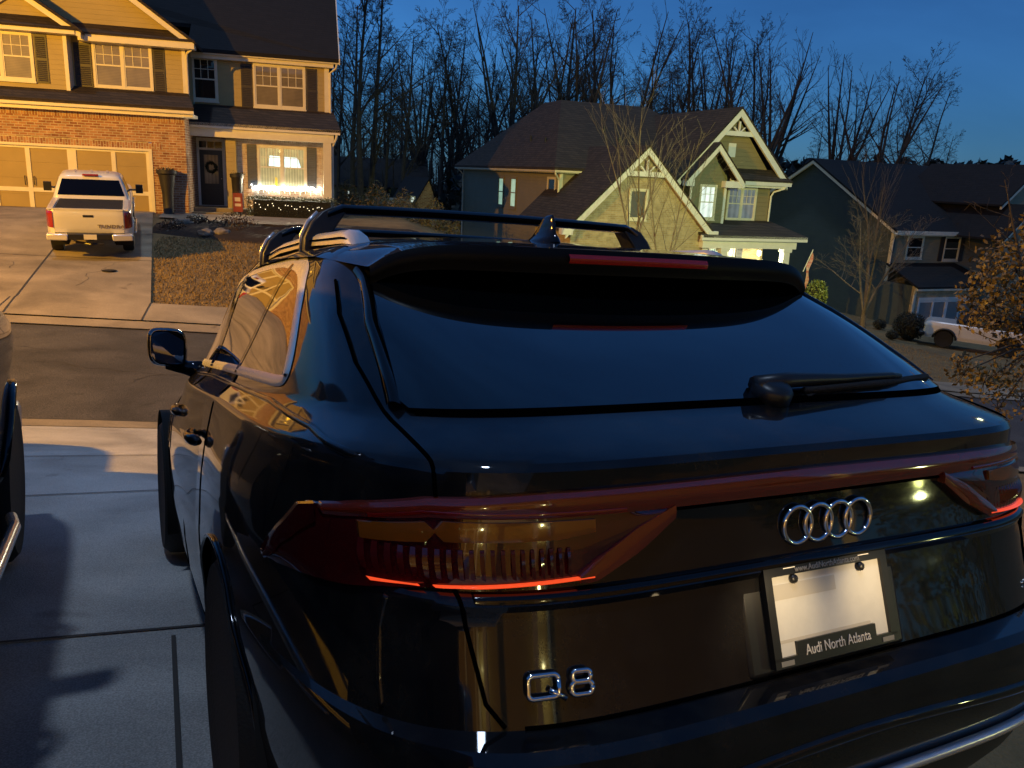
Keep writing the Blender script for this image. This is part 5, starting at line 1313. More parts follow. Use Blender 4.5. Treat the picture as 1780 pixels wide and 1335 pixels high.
# ---- far houses below the wood
H4 = House('far_house', (at(600, 300, 62).x, at(600, 300, 62).y), 110, -5.5, 'far dark house with two lit windows seen past the porch corner')
H4.box('wall', mat_siding('dim_siding', (.06, .06, .065)), -5, 6, 0, 8, -8, .2)
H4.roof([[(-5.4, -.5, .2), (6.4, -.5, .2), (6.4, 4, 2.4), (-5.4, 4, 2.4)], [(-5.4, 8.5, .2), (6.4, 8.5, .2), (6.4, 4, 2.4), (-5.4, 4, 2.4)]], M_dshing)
def u_at(h, px, py, v):
    # where the photo's pixel meets the front plane of a house
    M = h.root.matrix_basis; o = M @ Vector((0, v, 0)); n = (M.to_3x3() @ Vector((0, 1, 0)))
    d = at(px, py, 1)-CAM_POS; t = (o-CAM_POS).dot(n)/d.dot(n); q = M.inverted() @ (CAM_POS+d*t); return q.x, q.z+h.z0
for (a, b), (c, d_) in (((571, 330), (580, 349)), ((604, 331), (612, 347))):
    x0, z1 = u_at(H4, a, b, 0); x1, z0 = u_at(H4, c, d_, 0); H4.window(x0, x1, z0, z1, 0, False, M_litw, None, fr=.05)
H5 = House('brick_outbuilding', (at(742, 370, 52).x, at(742, 370, 52).y), 95, -5.2, 'small brick gable end glowing amber between the dark trees')
xl, zl = u_at(H5, 724, 350, 0); xa_, za_ = u_at(H5, 745, 312, 0); xr_, _ = u_at(H5, 758, 350, 0)
H5.mk('gable_wall', MB().prism([(xl, 0, -8), (xr_, 0, -8), (xr_, 0, zl), (xa_, 0, za_), (xl, 0, zl)], (0, .2, 0)), M_brick)
H5.roof([[(xl-.2, -.2, zl-.15), (xa_, -.2, za_+.1), (xa_, 6, za_+.1), (xl-.2, 6, zl-.15)], [(xr_+.2, -.2, zl-.15), (xa_, -.2, za_+.1), (xa_, 6, za_+.1), (xr_+.2, 6, zl-.15)]], M_dshing)
x0, z1 = u_at(H5, 721, 342, 0); x1, z0 = u_at(H5, 725, 353, 0); H5.box('wing', M_umber, xl-2.2, xl-.02, .3, 5, -8, zl); H5.window(x0-.2, x1-.1, z0, z1, .3, False, M_litw, None, fr=.04)

# ---- our own house behind the camera: it shows in the paint of the suv
H6 = House('own_house', xy(-6.4, -20.2), 101.7, 0, 'tan house with white garage trim behind the driveway')
zg = ground(0, -20); H6.root.location.z = zg; H6.z0 = 0; H6.off = (0, 0, 0)
H6.box('wall', M_tan, 0, .55, -.2, 0, -.3, 5.6); H6.box('wall', M_tan, 5.55, 26.5, -.2, 0, -.3, 5.6); H6.box('wall', M_tan, .55, 5.55, -.2, 0, 2.3, 5.6)
gd = H6.box('garage_door', M_gdoor, .55, 5.55, -.16, -.08, -.1, 2.3)
m = MB()
for a, b in ((.55, .68), (1.7, 1.85), (2.9, 3.2), (4.25, 4.4), (5.42, 5.55)): m.box(a, b, -.08, -.03, -.1, 2.3)
for a, b in ((.68, 1.7), (1.85, 2.9), (3.2, 4.25), (4.4, 5.42)): m.box(a, b, -.08, -.035, 2.15, 2.3); m.box(a, b, -.08, -.035, .7, .85); m.box(a, b, -.08, -.035, -.1, .05)
H6.mk('door_trim', m, M_white, gd)
H6.roof([[(-.6, .7, 5.6), (27, .7, 5.6), (27, -5, 9.2), (-.6, -5, 9.2)]], M_shing)
m = MB(); m.box(-.6, 27, .55, .7, 5.4, 5.6); m.box(5.8, 6.0, 0, .06, -.3, 5.4); m.box(12.3, 12.5, 0, .06, -.3, 5.4); H6.mk('trim', m, M_white)
m = MB(); m.box(7.0, 7.3, 1.4, 1.7, -.3, 2.7); H6.mk('porch_post', m, M_white); H6.box('porch_post', M_white, 10.9, 11.2, 1.4, 1.7, -.3, 2.7); H6.box('porch_beam', M_white, 6.8, 11.4, 1.3, 1.8, 2.7, 3.0)
# wall lanterns on it
for x, lb in ((6.4, 'lit wall lantern beside the garage door of the tan house'), (11.8, 'lit wall lantern at the far end of the tan house')):
    p = H6.root.matrix_basis @ Vector((x, .18, 2.1)); r = empty('wall_lantern', p, 0, lb, 'wall lantern')
    m = MB(); m.lathe([(.06, .16), (.09, .12), (.075, -.12), (.04, -.15)], n=10); m.build('lantern_glass', mat('coach_glow', (1, .95, .6), .4, emit=(1, .95, .45), estr=22), r)
    m = MB(); m.lathe([(.02, .24), (.10, .17), (.10, .155), (.02, .15)], n=10); m.build('lantern_cap', M_satin, r)
    li = bpy.data.lights.new('lantern_light', 'POINT'); li.energy = 26; li.color = (1, .85, .40); li.shadow_soft_size = .08
    lo = bpy.data.objects.new('lantern_light', li); col.objects.link(lo); lo.parent = r; lo.location = (SV.x*.2, SV.y*.2, -.05)

# right behind us, unseen: shrubs, with an arbour and garden light added for glints in the suv
def gp(x, y): return Vector((x, y, gz(x, y)))
r = empty('glint_light', gp(6.3, -4.2), 0, 'lit garden light added right of the driveway for its glint in the suv', 'garden light')
m = MB(); m.tube([(0, 0, 0), (0, 0, .5)], .02, 8); m.build('stake', M_satin, r); m = MB(); m.lathe([(.03, .5), (.06, .53), (.06, .62), (.03, .65)], n=12); m.build('lantern_glass', mat('garden_glow', (.9, 1, .4), .4, emit=(.95, 1, .30), estr=30), r)
li = bpy.data.lights.new('glint_bulb', 'POINT'); li.energy = 34; li.color = (.95, 1, .42); li.shadow_soft_size = .06
lo = bpy.data.objects.new('glint_bulb', li); col.objects.link(lo); lo.parent = r; lo.location = (0, 0, .78)
for k, (x, y, rx, rz, lb) in enumerate(((7.3, -5.0, .8, 1.0, 'tall evergreen shrub beside the garden light'), (5.9, -5.6, .55, .6, 'low evergreen shrub behind the garden light'), (8.6, -4.0, .9, 1.3, 'large evergreen shrub at the right of the garden light'), (9.2, -6.2, .8, .8, 'rounded evergreen shrub farthest from the garden light'))):
    rr = random.Random(60+k); r = empty('evergreen_shrub', gp(x, y), 0, lb, 'shrub'); pts = []
    for _ in range(1500):
        a = rr.uniform(0, 2*pi); e = rr.uniform(-.9, 1); q = rr.uniform(.55, 1.05)*(1+.15*sin(3*a+k)); w = max(0, 1-e*e)**.5; pts.append((rx*q*w*cos(a), rx*q*w*sin(a), rz+rz*q*e))
    MB().leaves(pts, .10, rr).build('foliage', mat_leaf('evergreen_leaf', (.02, .03, .01), (.09, .11, .04)), r)
    m = MB()
    for j in range(8): a = rr.uniform(0, 6.28); m.tube([(0, 0, -.05), (rx*.5*cos(a), rx*.5*sin(a), rz*1.2)], [.025, .008], 5)
    m.build('stems', mat('bark_dark', (.03, .022, .016), .9), r)
r = empty('glint_arbor', gp(7.5, -6.4), rad(-42), 'white arbour added behind the shrubs for its pale streaks in the suv', 'arbour')
for x in (-.7, .7): m = MB(); m.box(x-.09, x+.09, -.09, .09, 0, 2.3); m.build('post', M_white, r, bevel=.01)
m = MB(); m.box(-1.0, 1.0, -.06, .06, 2.3, 2.48); m.build('beam', M_white, r, bevel=.01)
# ------------------------------------------------------------------ other vehicles
class Shell:
    """car skin from plan outlines stacked in height: (z, half width, rear y, front y, rear exponent, front exponent)"""
    def __init__(s, lv, ym): s.L = lv; s.ym = ym
    def lv(s, z):
        z = min(max(z, s.L[0][0]), s.L[-1][0])
        for a, b in zip(s.L, s.L[1:]):
            if z <= b[0]:
                k = (z-a[0])/(b[0]-a[0]); return [a[i]+(b[i]-a[i])*k for i in range(1, 6)]
    def pt(s, z, c, q):
        w, r, f, nr, nf = s.lv(z); L = (s.ym-r) if c < 0 else (f-s.ym); n = nr if c < 0 else nf
        rho = (abs(c)**n+abs(q)**n)**(-1/n); return Vector((w*q*rho, s.ym+L*c*rho, z))
    def side(s, y, z, off, sg):
        w, r, f, nr, nf = s.lv(z); L = (s.ym-r) if y < s.ym else (f-s.ym); n = nr if y < s.ym else nf
        return Vector((sg*(w*(1-min(.999, abs(y-s.ym)/L)**n)**(1/n)+off), y, z))
    def end(s, x, z, off, front=False):
        w, r, f, nr, nf = s.lv(z); n = nf if front else nr; L = (f-s.ym) if front else (s.ym-r)
        d = L*(1-min(.999, abs(x)/w)**n)**(1/n)+off; return Vector((x, s.ym+(d if front else -d), z))
    def mesh(s, arches=(), nseg=160, dz=.05, cap=True):
        zs = []
        for a, b in zip(s.L, s.L[1:]):
            n = max(1, int(round((b[0]-a[0])/dz))); zs += [a[0]+(b[0]-a[0])*i/n for i in range(n)]
        zs.append(s.L[-1][0]); vs = []; ins = []
        P = []
        for k in range(nseg*12):
            a = 2*pi*k/(nseg*12); P.append((-cos(a), sin(a)))
        pts = [s.pt(s.L[len(s.L)//2][0], *d) for d in P]; acc = [0]
        for a, b in zip(pts, pts[1:]+pts[:1]): acc.append(acc[-1]+(b-a).length)
        dirs = []; j = 0
        for k in range(nseg):
            t = acc[-1]*k/nseg
            while acc[j] < t: j += 1
            dirs.append(P[j % len(P)])
        for z in zs:
            for d in dirs:
                p = s.pt(z, *d); i = False
                for ay, az, ar in arches:
                    q = math.hypot(p.y-ay, p.z-az)
                    if abs(p.x) > .6 and q < ar:
                        i = True; p = Vector((p.x, ay+(p.y-ay)*ar/max(q, 1e-5), az+(p.z-az)*ar/max(q, 1e-5)))
                vs.append(p); ins.append(i)
        N = len(dirs); fs = []
        for i in range(len(zs)-1):
            for k in range(N):
                q = (i*N+k, i*N+(k+1) % N, (i+1)*N+(k+1) % N, (i+1)*N+k)
                if not all(ins[j] for j in q): fs.append(q)
        if cap: fs.append(tuple(range((len(zs)-1)*N, len(zs)*N)))
        fs.append(tuple(range(N))[::-1])
        m = MB(); m.add(vs, fs); return m
    def side_pane(s, name, mt, parent, y0, y1, z0, z1, sg, slope0=0, slope1=0, off=.006):
        m = MB(); m.grid(lambda i, j: s.side((y0+slope0*j)+((y1+slope1*j)-(y0+slope0*j))*i, z0+(z1-z0)*j, off, sg), 14, 6); return m.build(name, mt, parent, smooth=True)
    def end_pane(s, name, mt, parent, w0, w1, z0, z1, front=False, off=.006):
        m = MB(); m.grid(lambda i, j: s.end((w0+(w1-w0)*j)*(-1+2*i), z0+(z1-z0)*j, off, front), 20, 6); return m.build(name, mt, parent, smooth=True)
M_glass2 = mat('car_glass', (.002, .002, .002), .03, spec=.35)
M_wpaint = mat('white_paint', (.62, .61, .58), .3, coat=.6, noise=.04, nscale=1.5)
M_dpaint = mat('dark_paint', (.005, .005, .0055), .5, spec=.05, coat=1)
M_tlamp = mat('truck_tail_lens', (.28, .01, .008), .12, coat=1)
def pickup(name, label, mtx, paint, lettering=None, my=3.60, mo=1.20, chrome=True, dark_bumper=False):
    r = empty(name, (0, 0, 0), 0, label, 'pickup'); r.matrix_world = mtx
    A = [(1.22, .40, .50), (4.92, .40, .50)]
    B = Shell([(.46, .92, .30, 5.55, 12, 7), (.55, .98, .16, 5.66, 12, 6), (.75, 1.0, .10, 5.72, 12, 6), (.95, 1.005, .085, 5.72, 12, 6), (1.10, 1.003, .08, 5.72, 12, 8), (1.20, .995, .085, 5.68, 12, 8), (1.255, .965, .10, 5.60, 12, 8)], 2.9)
    B.mesh(A, 240, .04).build('body', paint, r, angle=35)
    m = MB()   # hood bulge
    m.grid(lambda i, j: Vector(((-1+2*i)*(.86-.10*j), 4.02+1.50*j, 1.250+.10*(1-j**2.4)*(1-abs(-1+2*i)**4)+.004)), 16, 14); m.build('hood', paint, r, smooth=True)
    # box: dark well or cover, raised rails
    m = MB(); m.box(-.78, .78, .16, 1.90, 1.262, 1.275); m.build('bed_cover', M_rubber, r, bevel=.006)
    m = MB(); m.box(-.94, -.80, .12, 1.93, 1.250, 1.292); m.box(.80, .94, .12, 1.93, 1.250, 1.292); m.build('bed_rail', paint, r, bevel=.012)
    tg = MB(); tg.grid(lambda i, j: B.end(-.80+1.6*i, .68+.60*j, .012+.010*sin(pi*j)), 20, 8); tg.box(-.80, .80, .075, .15, 1.255, 1.295); t = tg.build('tailgate', paint, r, angle=40)
    m = MB(); m.box(-.14, .10, .048, .062, 1.085, 1.145); m.build('tailgate_handle', M_satin, t, bevel=.008)
    m = MB()
    for x in (-.80, .80): m.tube([B.end(x, z, .006) for z in (.66, .8, .95, 1.1, 1.24)], .006, 5)
    m.tube([B.end(-.80+1.6*i/20, .665, .006) for i in range(21)], .008, 5); m.build('tailgate_gap', M_gap, r, smooth=True)
    if lettering:
        M = Matrix.Translation((.50, .052, .855)) @ Matrix.Rotation(rad(90), 4, 'X'); text_mesh('tailgate_lettering', lettering, .115, mat('grey_lettering', (.16, .13, .10), .5), t, M, .003, 1.35, bold=.003)
    for sg in (-1, 1):
        m = MB()
        def tl(i, j):
            x = sg*(.825+.165*i); z = .80+.42*j
            if i > .75: return B.side(.16+.30*(i-.75)/.25, z, .012, sg)
            return B.end(min(.985, abs(x))*sg, z, .014)
        m.grid(tl, 12, 10); m.build('tail_light', M_tlamp, r, smooth=True)
        m = MB(); m.prism([(sg*1.0, -.02, .50), (sg*.52, -.09, .50), (sg*.50, -.09, .665), (sg*1.0, -.02, .665)], (0, .22, 0)); m.build('rear_bumper', M_chrome if chrome else M_satin, r, bevel=.03)
        m = MB(); m.lathe([(.02, -.03), (.05, -.02), (.05, .05)], (sg*1.0, 5.60, 1.0), 'x', 10)
        hl = MB(); hl.grid(lambda i, j: B.end(sg*(.55+.38*i), .88+.24*j, .012, True), 10, 4); hl.build('headlight', M_bright, r, smooth=True)
    m = MB(); m.box(-.52, .52, -.06, .12, .52, .68); bp = m.build('bumper_step', M_satin, r, bevel=.02)
    m = MB(); m.box(-.15, .15, -.068, -.060, .535, .665); pl_ = m.build('license_plate', M_plate, r)
    m = MB(); m.box(-.05, .05, -.10, .2, .44, .50); m.tube([(-.35, .2, .42), (.0, .0, .40), (.30, -.02, .42)], .035, 8); m.build('tow_hitch', M_satin, r)
    m = MB(); m.box(-.55, .55, 5.60, 5.80, .95, 1.15); m.build('grille', M_satin, r, bevel=.03)
    m = MB(); m.box(-.95, .95, 5.55, 5.82, .52, .74); m.build('front_bumper', M_chrome if chrome else M_satin, r, bevel=.05)
    # cab
    C = Shell([(1.22, .955, 1.95, 4.25, 14, 7), (1.30, .945, 1.97, 4.15, 14, 7), (1.55, .87, 2.08, 3.75, 14, 7), (1.78, .79, 2.18, 3.40, 12, 6), (1.86, .74, 2.24, 3.24, 9, 5), (1.91, .64, 2.36, 3.05, 7, 4), (1.925, .45, 2.55, 2.9, 5, 4)], 2.9)
    C.mesh((), 120, .04).build('cab', paint, r, angle=40)
    C.end_pane('rear_window', M_glass2, r, .83, .70, 1.36, 1.77)
    C.end_pane('windscreen', M_glass2, r, .86, .70, 1.32, 1.80, True)
    for sg in (-1, 1):
        C.side_pane('side_window', M_glass2, r, 2.20, 2.86, 1.33, 1.77, sg, .10, 0); C.side_pane('side_window', M_glass2, r, 2.95, 3.85, 1.33, 1.77, sg, 0, -.40)
        m = MB()
        m.tube([(sg*.90, my+.06, 1.32), (sg*(mo-.08), my+.02, 1.33)], .028, 8); m.obox((sg*mo, my, 1.36), (.10, 0, 0), (0, .06, 0), (0, 0, .125)); m.build('wing_mirror', M_satin, r, bevel=.03)
        m = MB()
        for y in (2.62, 3.55): m.tube([B.side(y-.09, 1.10, .01, sg), B.side(y, 1.10, .045, sg), B.side(y+.09, 1.10, .01, sg)], .016, 6)
        m.build('door_handle', M_chrome if chrome else M_satin, r, smooth=True)
        m = MB()
        for y in (2.02, 2.90, 3.95): m.tube([B.side(y, z, .002, sg) for z in (.5, .75, 1.0, 1.2)], .005, 4)
        m.build('door_gap', M_gap, r, smooth=True)
        m = MB(); m.tube([(sg*1.02, 1.95, .36), (sg*1.05, 2.1, .36), (sg*1.05, 4.1, .36), (sg*1.02, 4.3, .36)], .024, 10); m.build('running_board', M_chrome if chrome else M_satin, r, smooth=True)
        m = MB()
        for ay, az, ar in A: m.tube([B.side(ay+cos(a)*ar, max(.47, az+sin(a)*ar), .012, sg) for a in [pi*(i/24) for i in range(25)]], .022, 6)
        m.build('arch_flare', M_satin if dark_bumper else paint, r, smooth=True)
    m = MB()
    for ay, az, ar in A:
        for sg in (-1, 1): m.grid(lambda i, j: Vector((sg*(.55+.42*j), ay+cos(pi*(1.2*i-.1))*(ar+.02), az+sin(pi*(1.2*i-.1))*(ar+.02))), 16, 2); m.box(sg*.54-.01, sg*.54+.01, ay-.6, ay+.6, .3, 1.0)
    m.build('wheel_housing', M_under, r)
    m = MB(); m.box(-.20, .20, 2.16, 2.24, 1.868, 1.912); m.build('high_brake_light', M_tlamp, r, bevel=.01)
    for k in range(3):
        x = -.4+.4*k; m = MB(); m.box(x-.03, x+.03, 2.45, 3.0, 1.920, 1.934); m.build('roof_rib', paint, r, bevel=.006)
    for sg in (-1, 1):
        for y in (1.22, 4.92): wheel(.41, .28, r, sg, .855, y, M_rim if not chrome else M_chrome, z=.41, spokes=6)
    return r
# white pickup on the opposite drive; rests on the slope of the drive
def seat(p_rear, p_front):
    f = (p_front-p_rear).normalized(); rgt = f.cross(Vector((0, 0, 1))).normalized(); u = rgt.cross(f)
    M = Matrix((rgt, f, u)).transposed().to_4x4(); return M
xa, ya = xy(TRS, 13.0); xb, yb_ = xy(TRS+TRD, 17.6)
pa = Vector((xa, ya, gz(xa, ya)+.02)); pb = Vector((xb, yb_, gz(xb, yb_)+.02))
M = seat(pa, pb); f = (pb-pa).normalized(); o_ = pa - f*1.22
tr = pickup('pickup_truck', 'white crew cab pickup facing the garage on the drive across the road', Matrix.Translation(o_) @ M, M_wpaint, 'TUNDRA')
# dark pickup beside us
pickup('pickup_truck', 'dark pickup whose front wheel and fender show at the left edge, beside the black suv', Matrix.Translation(CAR_M @ Vector((-2.83, -1.26, 0))) @ CAR_M.to_4x4() @ Matrix.Scale(1.12, 4), M_dpaint, None, 2.95, 1.04, chrome=True)
# car builder; its van, added unseen further left, casts a shadow on the drive
def saloon(name, label, mtx, paint, cat='car', boxy=False):
    r = empty(name, (0, 0, 0), 0, label, cat); r.matrix_world = mtx
    if boxy: LB = [(.40, .82, .12, 4.15, 10, 9), (.55, .86, .05, 4.2, 10, 9), (.95, .87, .04, 4.2, 10, 9), (1.08, .85, .06, 4.12, 10, 8), (1.13, .80, .10, 4.0, 10, 8)]; LC = [(1.10, .82, .12, 2.95, 10, 8), (1.25, .80, .14, 2.86, 10, 8), (1.60, .74, .20, 2.62, 10, 8), (1.76, .68, .30, 2.45, 8, 6), (1.80, .55, .5, 2.2, 6, 5)]; A = [(.80, .39, .46), (3.30, .39, .46)]; R = .39; top = (1.28, 1.62)
    else: LB = [(.25, .84, .10, 4.6, 6, 5), (.45, .90, .0, 4.7, 6, 4), (.70, .91, .0, 4.7, 6, 4), (.88, .88, .05, 4.5, 6, 4), (.96, .80, .15, 4.1, 6, 4)]; LC = [(.94, .80, .55, 3.5, 6, 5), (1.15, .72, .95, 2.95, 6, 5), (1.34, .62, 1.35, 2.45, 5, 4), (1.42, .40, 1.6, 2.2, 4, 4)]; A = [(.95, .32, .38), (3.75, .32, .38)]; R = .32; top = (.99, 1.28)
    B = Shell(LB, 2.2); B.mesh(A, 160, .04).build('body', paint, r, angle=35); C = Shell(LC, 2.0 if not boxy else 1.5); C.mesh((), 90, .04).build('cabin', paint if not boxy else M_satin, r, angle=40)
    z0, z1 = top
    for sg in (-1, 1):
        if boxy:
            C.side_pane('side_window', M_glass2, r, .30, .95, z0, z1, sg, .05, 0); C.side_pane('side_window', M_glass2, r, 1.05, 1.75, z0, z1, sg); C.side_pane('side_window', M_glass2, r, 1.85, 2.60, z0, z1, sg, 0, -.15)
            m = MB()
            for ay, az, ar in A: m.tube([B.side(ay+cos(a)*ar, max(.42, az+sin(a)*ar), .03, sg) for a in [pi*(i/20) for i in range(21)]], .05, 6)
            m.build('arch_flare', M_satin, r, smooth=True)
        else: C.side_pane('side_window', M_glass2, r, 1.25, 2.8, z0+.03, z1, sg, .40, -.45)
        m = MB(); m.obox((sg*1.0, 2.75, z0+.02), (.10, 0, 0), (0, .05, 0), (0, 0, .07)); m.build('wing_mirror', M_satin, r, bevel=.02)
        m = MB()
        for y in ((1.5, 2.35) if boxy else (1.6, 2.6)): m.tube([B.side(y-.08, z0-.15, .005, sg), B.side(y, z0-.15, .035, sg), B.side(y+.08, z0-.15, .005, sg)], .012, 6)
        m.build('door_handle', M_satin, r, smooth=True)
        m = MB()
        for y in ((1.0, 1.8, 2.75) if boxy else (1.2, 2.1, 3.2)): m.tube([B.side(y, z, .002, sg) for z in (.5, .75, .95)], .006, 4)
        m.build('door_gap', M_gap, r, smooth=True)
        m = MB(); m.grid(lambda i, j: B.end(sg*(.45+.3*i), (.70 if not boxy else .75)+.16*j, .012, True), 6, 3); m.build('headlight', M_bright, r, smooth=True)
        m = MB(); m.grid(lambda i, j: B.end(sg*(.5+.3*i), .66+.18*j, .012), 6, 3); m.build('tail_light', M_tlamp, r, smooth=True)
        for y in (A[0][0], A[1][0]): wheel(R, .24, r, sg, .76, y, M_rim, z=R, spokes=5)
    C.end_pane('rear_window', M_glass2, r, .6, .5, z0+.05, z1); C.end_pane('windscreen', M_glass2, r, .62, .5, z0+.05, z1, True)
    m = MB(); m.box(-.85, .85, -.1, .12, .45, .62); m.box(-.85, .85, 4.1, 4.35, .45, .62)
    if boxy: m.build('bumper', M_satin, r, bevel=.04)
    return r
saloon('shadow_van', 'tall dark van added unseen left of the dark pickup to cast a shadow', Matrix.Translation(CAR_M @ Vector((SALX, SALY, 0))) @ CAR_M.to_4x4() @ Matrix.Diagonal((1.1, 1.1, 1.5, 1)), M_dpaint, 'van', True)
# white off-roader on the right
pw1 = on_ground(1637, 604, 15, 60); 
D1 = (pw1-CAM_POS).dot(CAM_ROWS[2]); dirx = (at(1740, 628, D1-1.0)-pw1); dirx.z = 0; dirx.normalize()
rear = pw1 + dirx*2.5
rear.z = gz(rear.x, rear.y)
pf_ = Vector((pw1.x, pw1.y, gz(pw1.x, pw1.y)))
M = seat(rear, pf_); f = (pf_-rear).normalized(); side = f.cross(Vector((0, 0, 1)))
# the wheels nearest to us are the left hand ones of a car that faces left
saloon('off_roader', 'white boxy off roader parked beyond the amber leaved tree', Matrix.Translation(rear - f*.80 + side*.76) @ M, M_wpaint, 'suv', True)
# ------------------------------------------------------------------ trees
M_bark = mat('bark', (.045, .036, .028), .95, noise=.4, nscale=6, bump=.4, bscale=30)
M_barkp = mat('pale_bark', (.16, .125, .09), .9, noise=.3, nscale=8, bump=.3, bscale=40)
def grow(seed, h, r0, spread=.34, nb=9, fork=.0, levels=4, upright=.55, first=.3, seg=7, wig=.05, minr=.006, nmul=1.0, ll=(.34, .58), last=.9):
    """tapering trunk with limbs; returns (trunk builder, limbs builder)"""
    R = random.Random(seed); T = MB(); Bm = MB()
    def limb(p, d, L, r, lev):
        n = max(3, int(seg*(.6 if lev else 1))); pts = [p]; dd = d.copy(); rs = [r]
        for i in range(n):
            dd = dd + Vector((R.gauss(0, wig), R.gauss(0, wig), R.gauss(0, wig)*.5)) + Vector((0, 0, .05*upright*(1 if lev else .3)))
            dd.normalize(); pts.append(pts[-1]+dd*L/n); rs.append(max(minr*.6, r*(1-(i+1)/n*.88)))
        (T if lev == 0 else Bm).tube(pts, rs, 8 if lev == 0 else (5 if lev == 1 else 3), caps=False)
        if lev >= levels: return
        k = int((nb if lev == 0 else max(3, nb*(.70 if lev == 1 else .5)))*nmul*(last if lev == levels-1 else 1))
        for j in range(k):
            t = first+(1-first)*((j+R.random())/k) if lev == 0 else .18+.8*((j+R.random())/k)
            i = min(n-1, int(t*n)); fpt = pts[i].lerp(pts[i+1], t*n-i); dloc = (pts[i+1]-pts[i]).normalized()
            a = R.uniform(0, 2*pi); s_ = Vector((cos(a), sin(a), 0)); s_ = (s_-dloc*s_.dot(dloc)).normalized()
            ang = R.uniform(.6, 1.25)*spread*pi/2*(1.05 if lev == 0 else 1.2)
            nd = (dloc*cos(ang)+s_*sin(ang) + Vector((0, 0, .25*upright))).normalized()
            rl = rs[i]*(R.uniform(.30, .55)); LL = L*(1-t*.62)*R.uniform(*ll)*(1 if lev else .85)
            if rl < minr*.5 : rl = minr*.5
            limb(fpt, nd, LL, max(rl, minr*.55), lev+1)
    lean = Vector((R.gauss(0, .04), R.gauss(0, .04), 1)).normalized()
    if fork:
        z = h*fork; pts = [Vector((0, 0, -.4)), Vector((0, 0, z*.5)), Vector((lean.x*z, lean.y*z, z))]; T.tube(pts, [r0*1.15, r0, r0*.9], 9, caps=False)
        k = R.choice((3, 4, 5))
        for j in range(k):
            a = 2*pi*j/k+R.uniform(-.4, .4); d = Vector((cos(a)*spread*.75, sin(a)*spread*.75, 1)).normalized(); limb(pts[-1], d, (h-z)*R.uniform(.8, 1.02), r0*.62, 1)
    else: limb(Vector((0, 0, -.4)), lean, h, r0, 0)
    return T, Bm
def tree_proto(name, seed, mt=None, **k):
    T, B_ = grow(seed, **k); r = empty(name)
    T.build('trunk', mt or M_bark, r, smooth=True, recalc=False); B_.build('limbs', mt or M_bark, r, smooth=True, recalc=False)
    return r
# prototypes 18 m high, reused by copying trunk and limbs
PROT = [dict(seed=11, h=18, r0=.32, spread=.56, nb=15, levels=4, first=.34, upright=.45, minr=.013),
        dict(seed=12, h=18, r0=.31, spread=.50, nb=14, levels=4, first=.46, upright=.5, minr=.013),
        dict(seed=13, h=18, r0=.25, spread=.62, nb=13, levels=4, first=.38, upright=.35, minr=.013),
        dict(seed=14, h=18, r0=.30, spread=.44, fork=.38, nb=11, levels=4, upright=.7, minr=.013),
        dict(seed=15, h=18, r0=.34, spread=.50, fork=.30, nb=12, levels=4, upright=.7, minr=.013),
        dict(seed=17, h=18, r0=.24, spread=.56, nb=12, levels=4, first=.5, upright=.3, minr=.013)]
protos = {}
ORD = ['first', 'second', 'third', 'fourth', 'fifth', 'sixth', 'seventh', 'eighth', 'ninth', 'tenth', 'eleventh', 'twelfth', 'thirteenth', 'fourteenth', 'fifteenth', 'sixteenth', 'seventeenth', 'eighteenth', 'nineteenth', 'twentieth', 'twenty first', 'twenty second', 'twenty third', 'twenty fourth', 'twenty fifth', 'twenty sixth', 'twenty seventh', 'twenty eighth', 'twenty ninth', 'thirtieth']
# trunk pixel column, top pixel row, distance, kind, lean to the right
WOOD = [(586, 40, 52, 2, 0), (608, 10, 60, 0, .04), (626, -60, 46, 1, .0), (641, -25, 47, 0, .02), (668, 75, 60, 2, 0), (690, 60, 58, 0, .10), (718, 70, 66, 3, .02), (742, 95, 70, 5, 0), (768, 85, 62, 0, -.02), (790, 110, 66, 3, 0), (838, 40, 64, 1, -.16), (866, 12, 56, 1, .0), (882, 20, 60, 4, .02), (912, 75, 68, 2, 0),
        (948, 32, 64, 4, -.02), (975, 18, 70, 0, 0), (1003, 16, 62, 3, .02), (1032, 22, 66, 1, 0), (1062, 20, 68, 4, .03), (1096, 70, 72, 2, .14), (1130, 95, 78, 0, 0), (1168, 105, 80, 5, 0), (1192, 40, 70, 1, 0), (1216, 75, 72, 3, .05),
        (1312, 48, 60, 4, -.02), (1334, 55, 62, 3, .06)]
def place_tree(kind, base, height, lean, label, group, spin, hd=None):
    if kind not in protos:
        r = tree_proto('bare_tree', **PROT[kind]); protos[kind] = r
    else: r = copy_tree(protos[kind])
    k = height/18.0; r.location = base; r.rotation_euler = (0, 0, spin); r.scale = (k*(hd or 1), k*(hd or 1), k)
    if lean: r.rotation_euler = (Matrix.Rotation(lean, 3, CAM_ROWS[2]) @ Matrix.Rotation(spin, 3, 'Z')).to_euler()
    return tag(r, label, 'tree', group)
rt = random.Random(21)
LBL = {2: 'tallest thick black trunk of the wood, running out of the top of the picture', 3: 'slimmer tall trunk close on the right of the tallest one in the wood', 10: 'slender bare tree in the wood leaning far to the left', 11: 'tall straight dark trunk standing alone left of the brown hipped roof', 19: 'bare tree behind the brown roof leaning out to the right', 24: 'broad fan of bare limbs just right of the lit peak, left stem', 25: 'broad fan of bare limbs just right of the lit peak, right stem'}
for i, (px, py, D, kd, ln) in enumerate(WOOD):
    top = at(px+ln*200, py, D); zb_ = max(-7.0, min(-4.5, gz(top.x, top.y))); h = top.z-zb_
    c = at(px, 300, D)
    place_tree(kd, (c.x, c.y, zb_), h, ln, LBL.get(i, ORD[i]+' bare tree from the left along the dark wood'), 'bare trees of the wood behind the houses', rt.uniform(0, 6.28), .92)
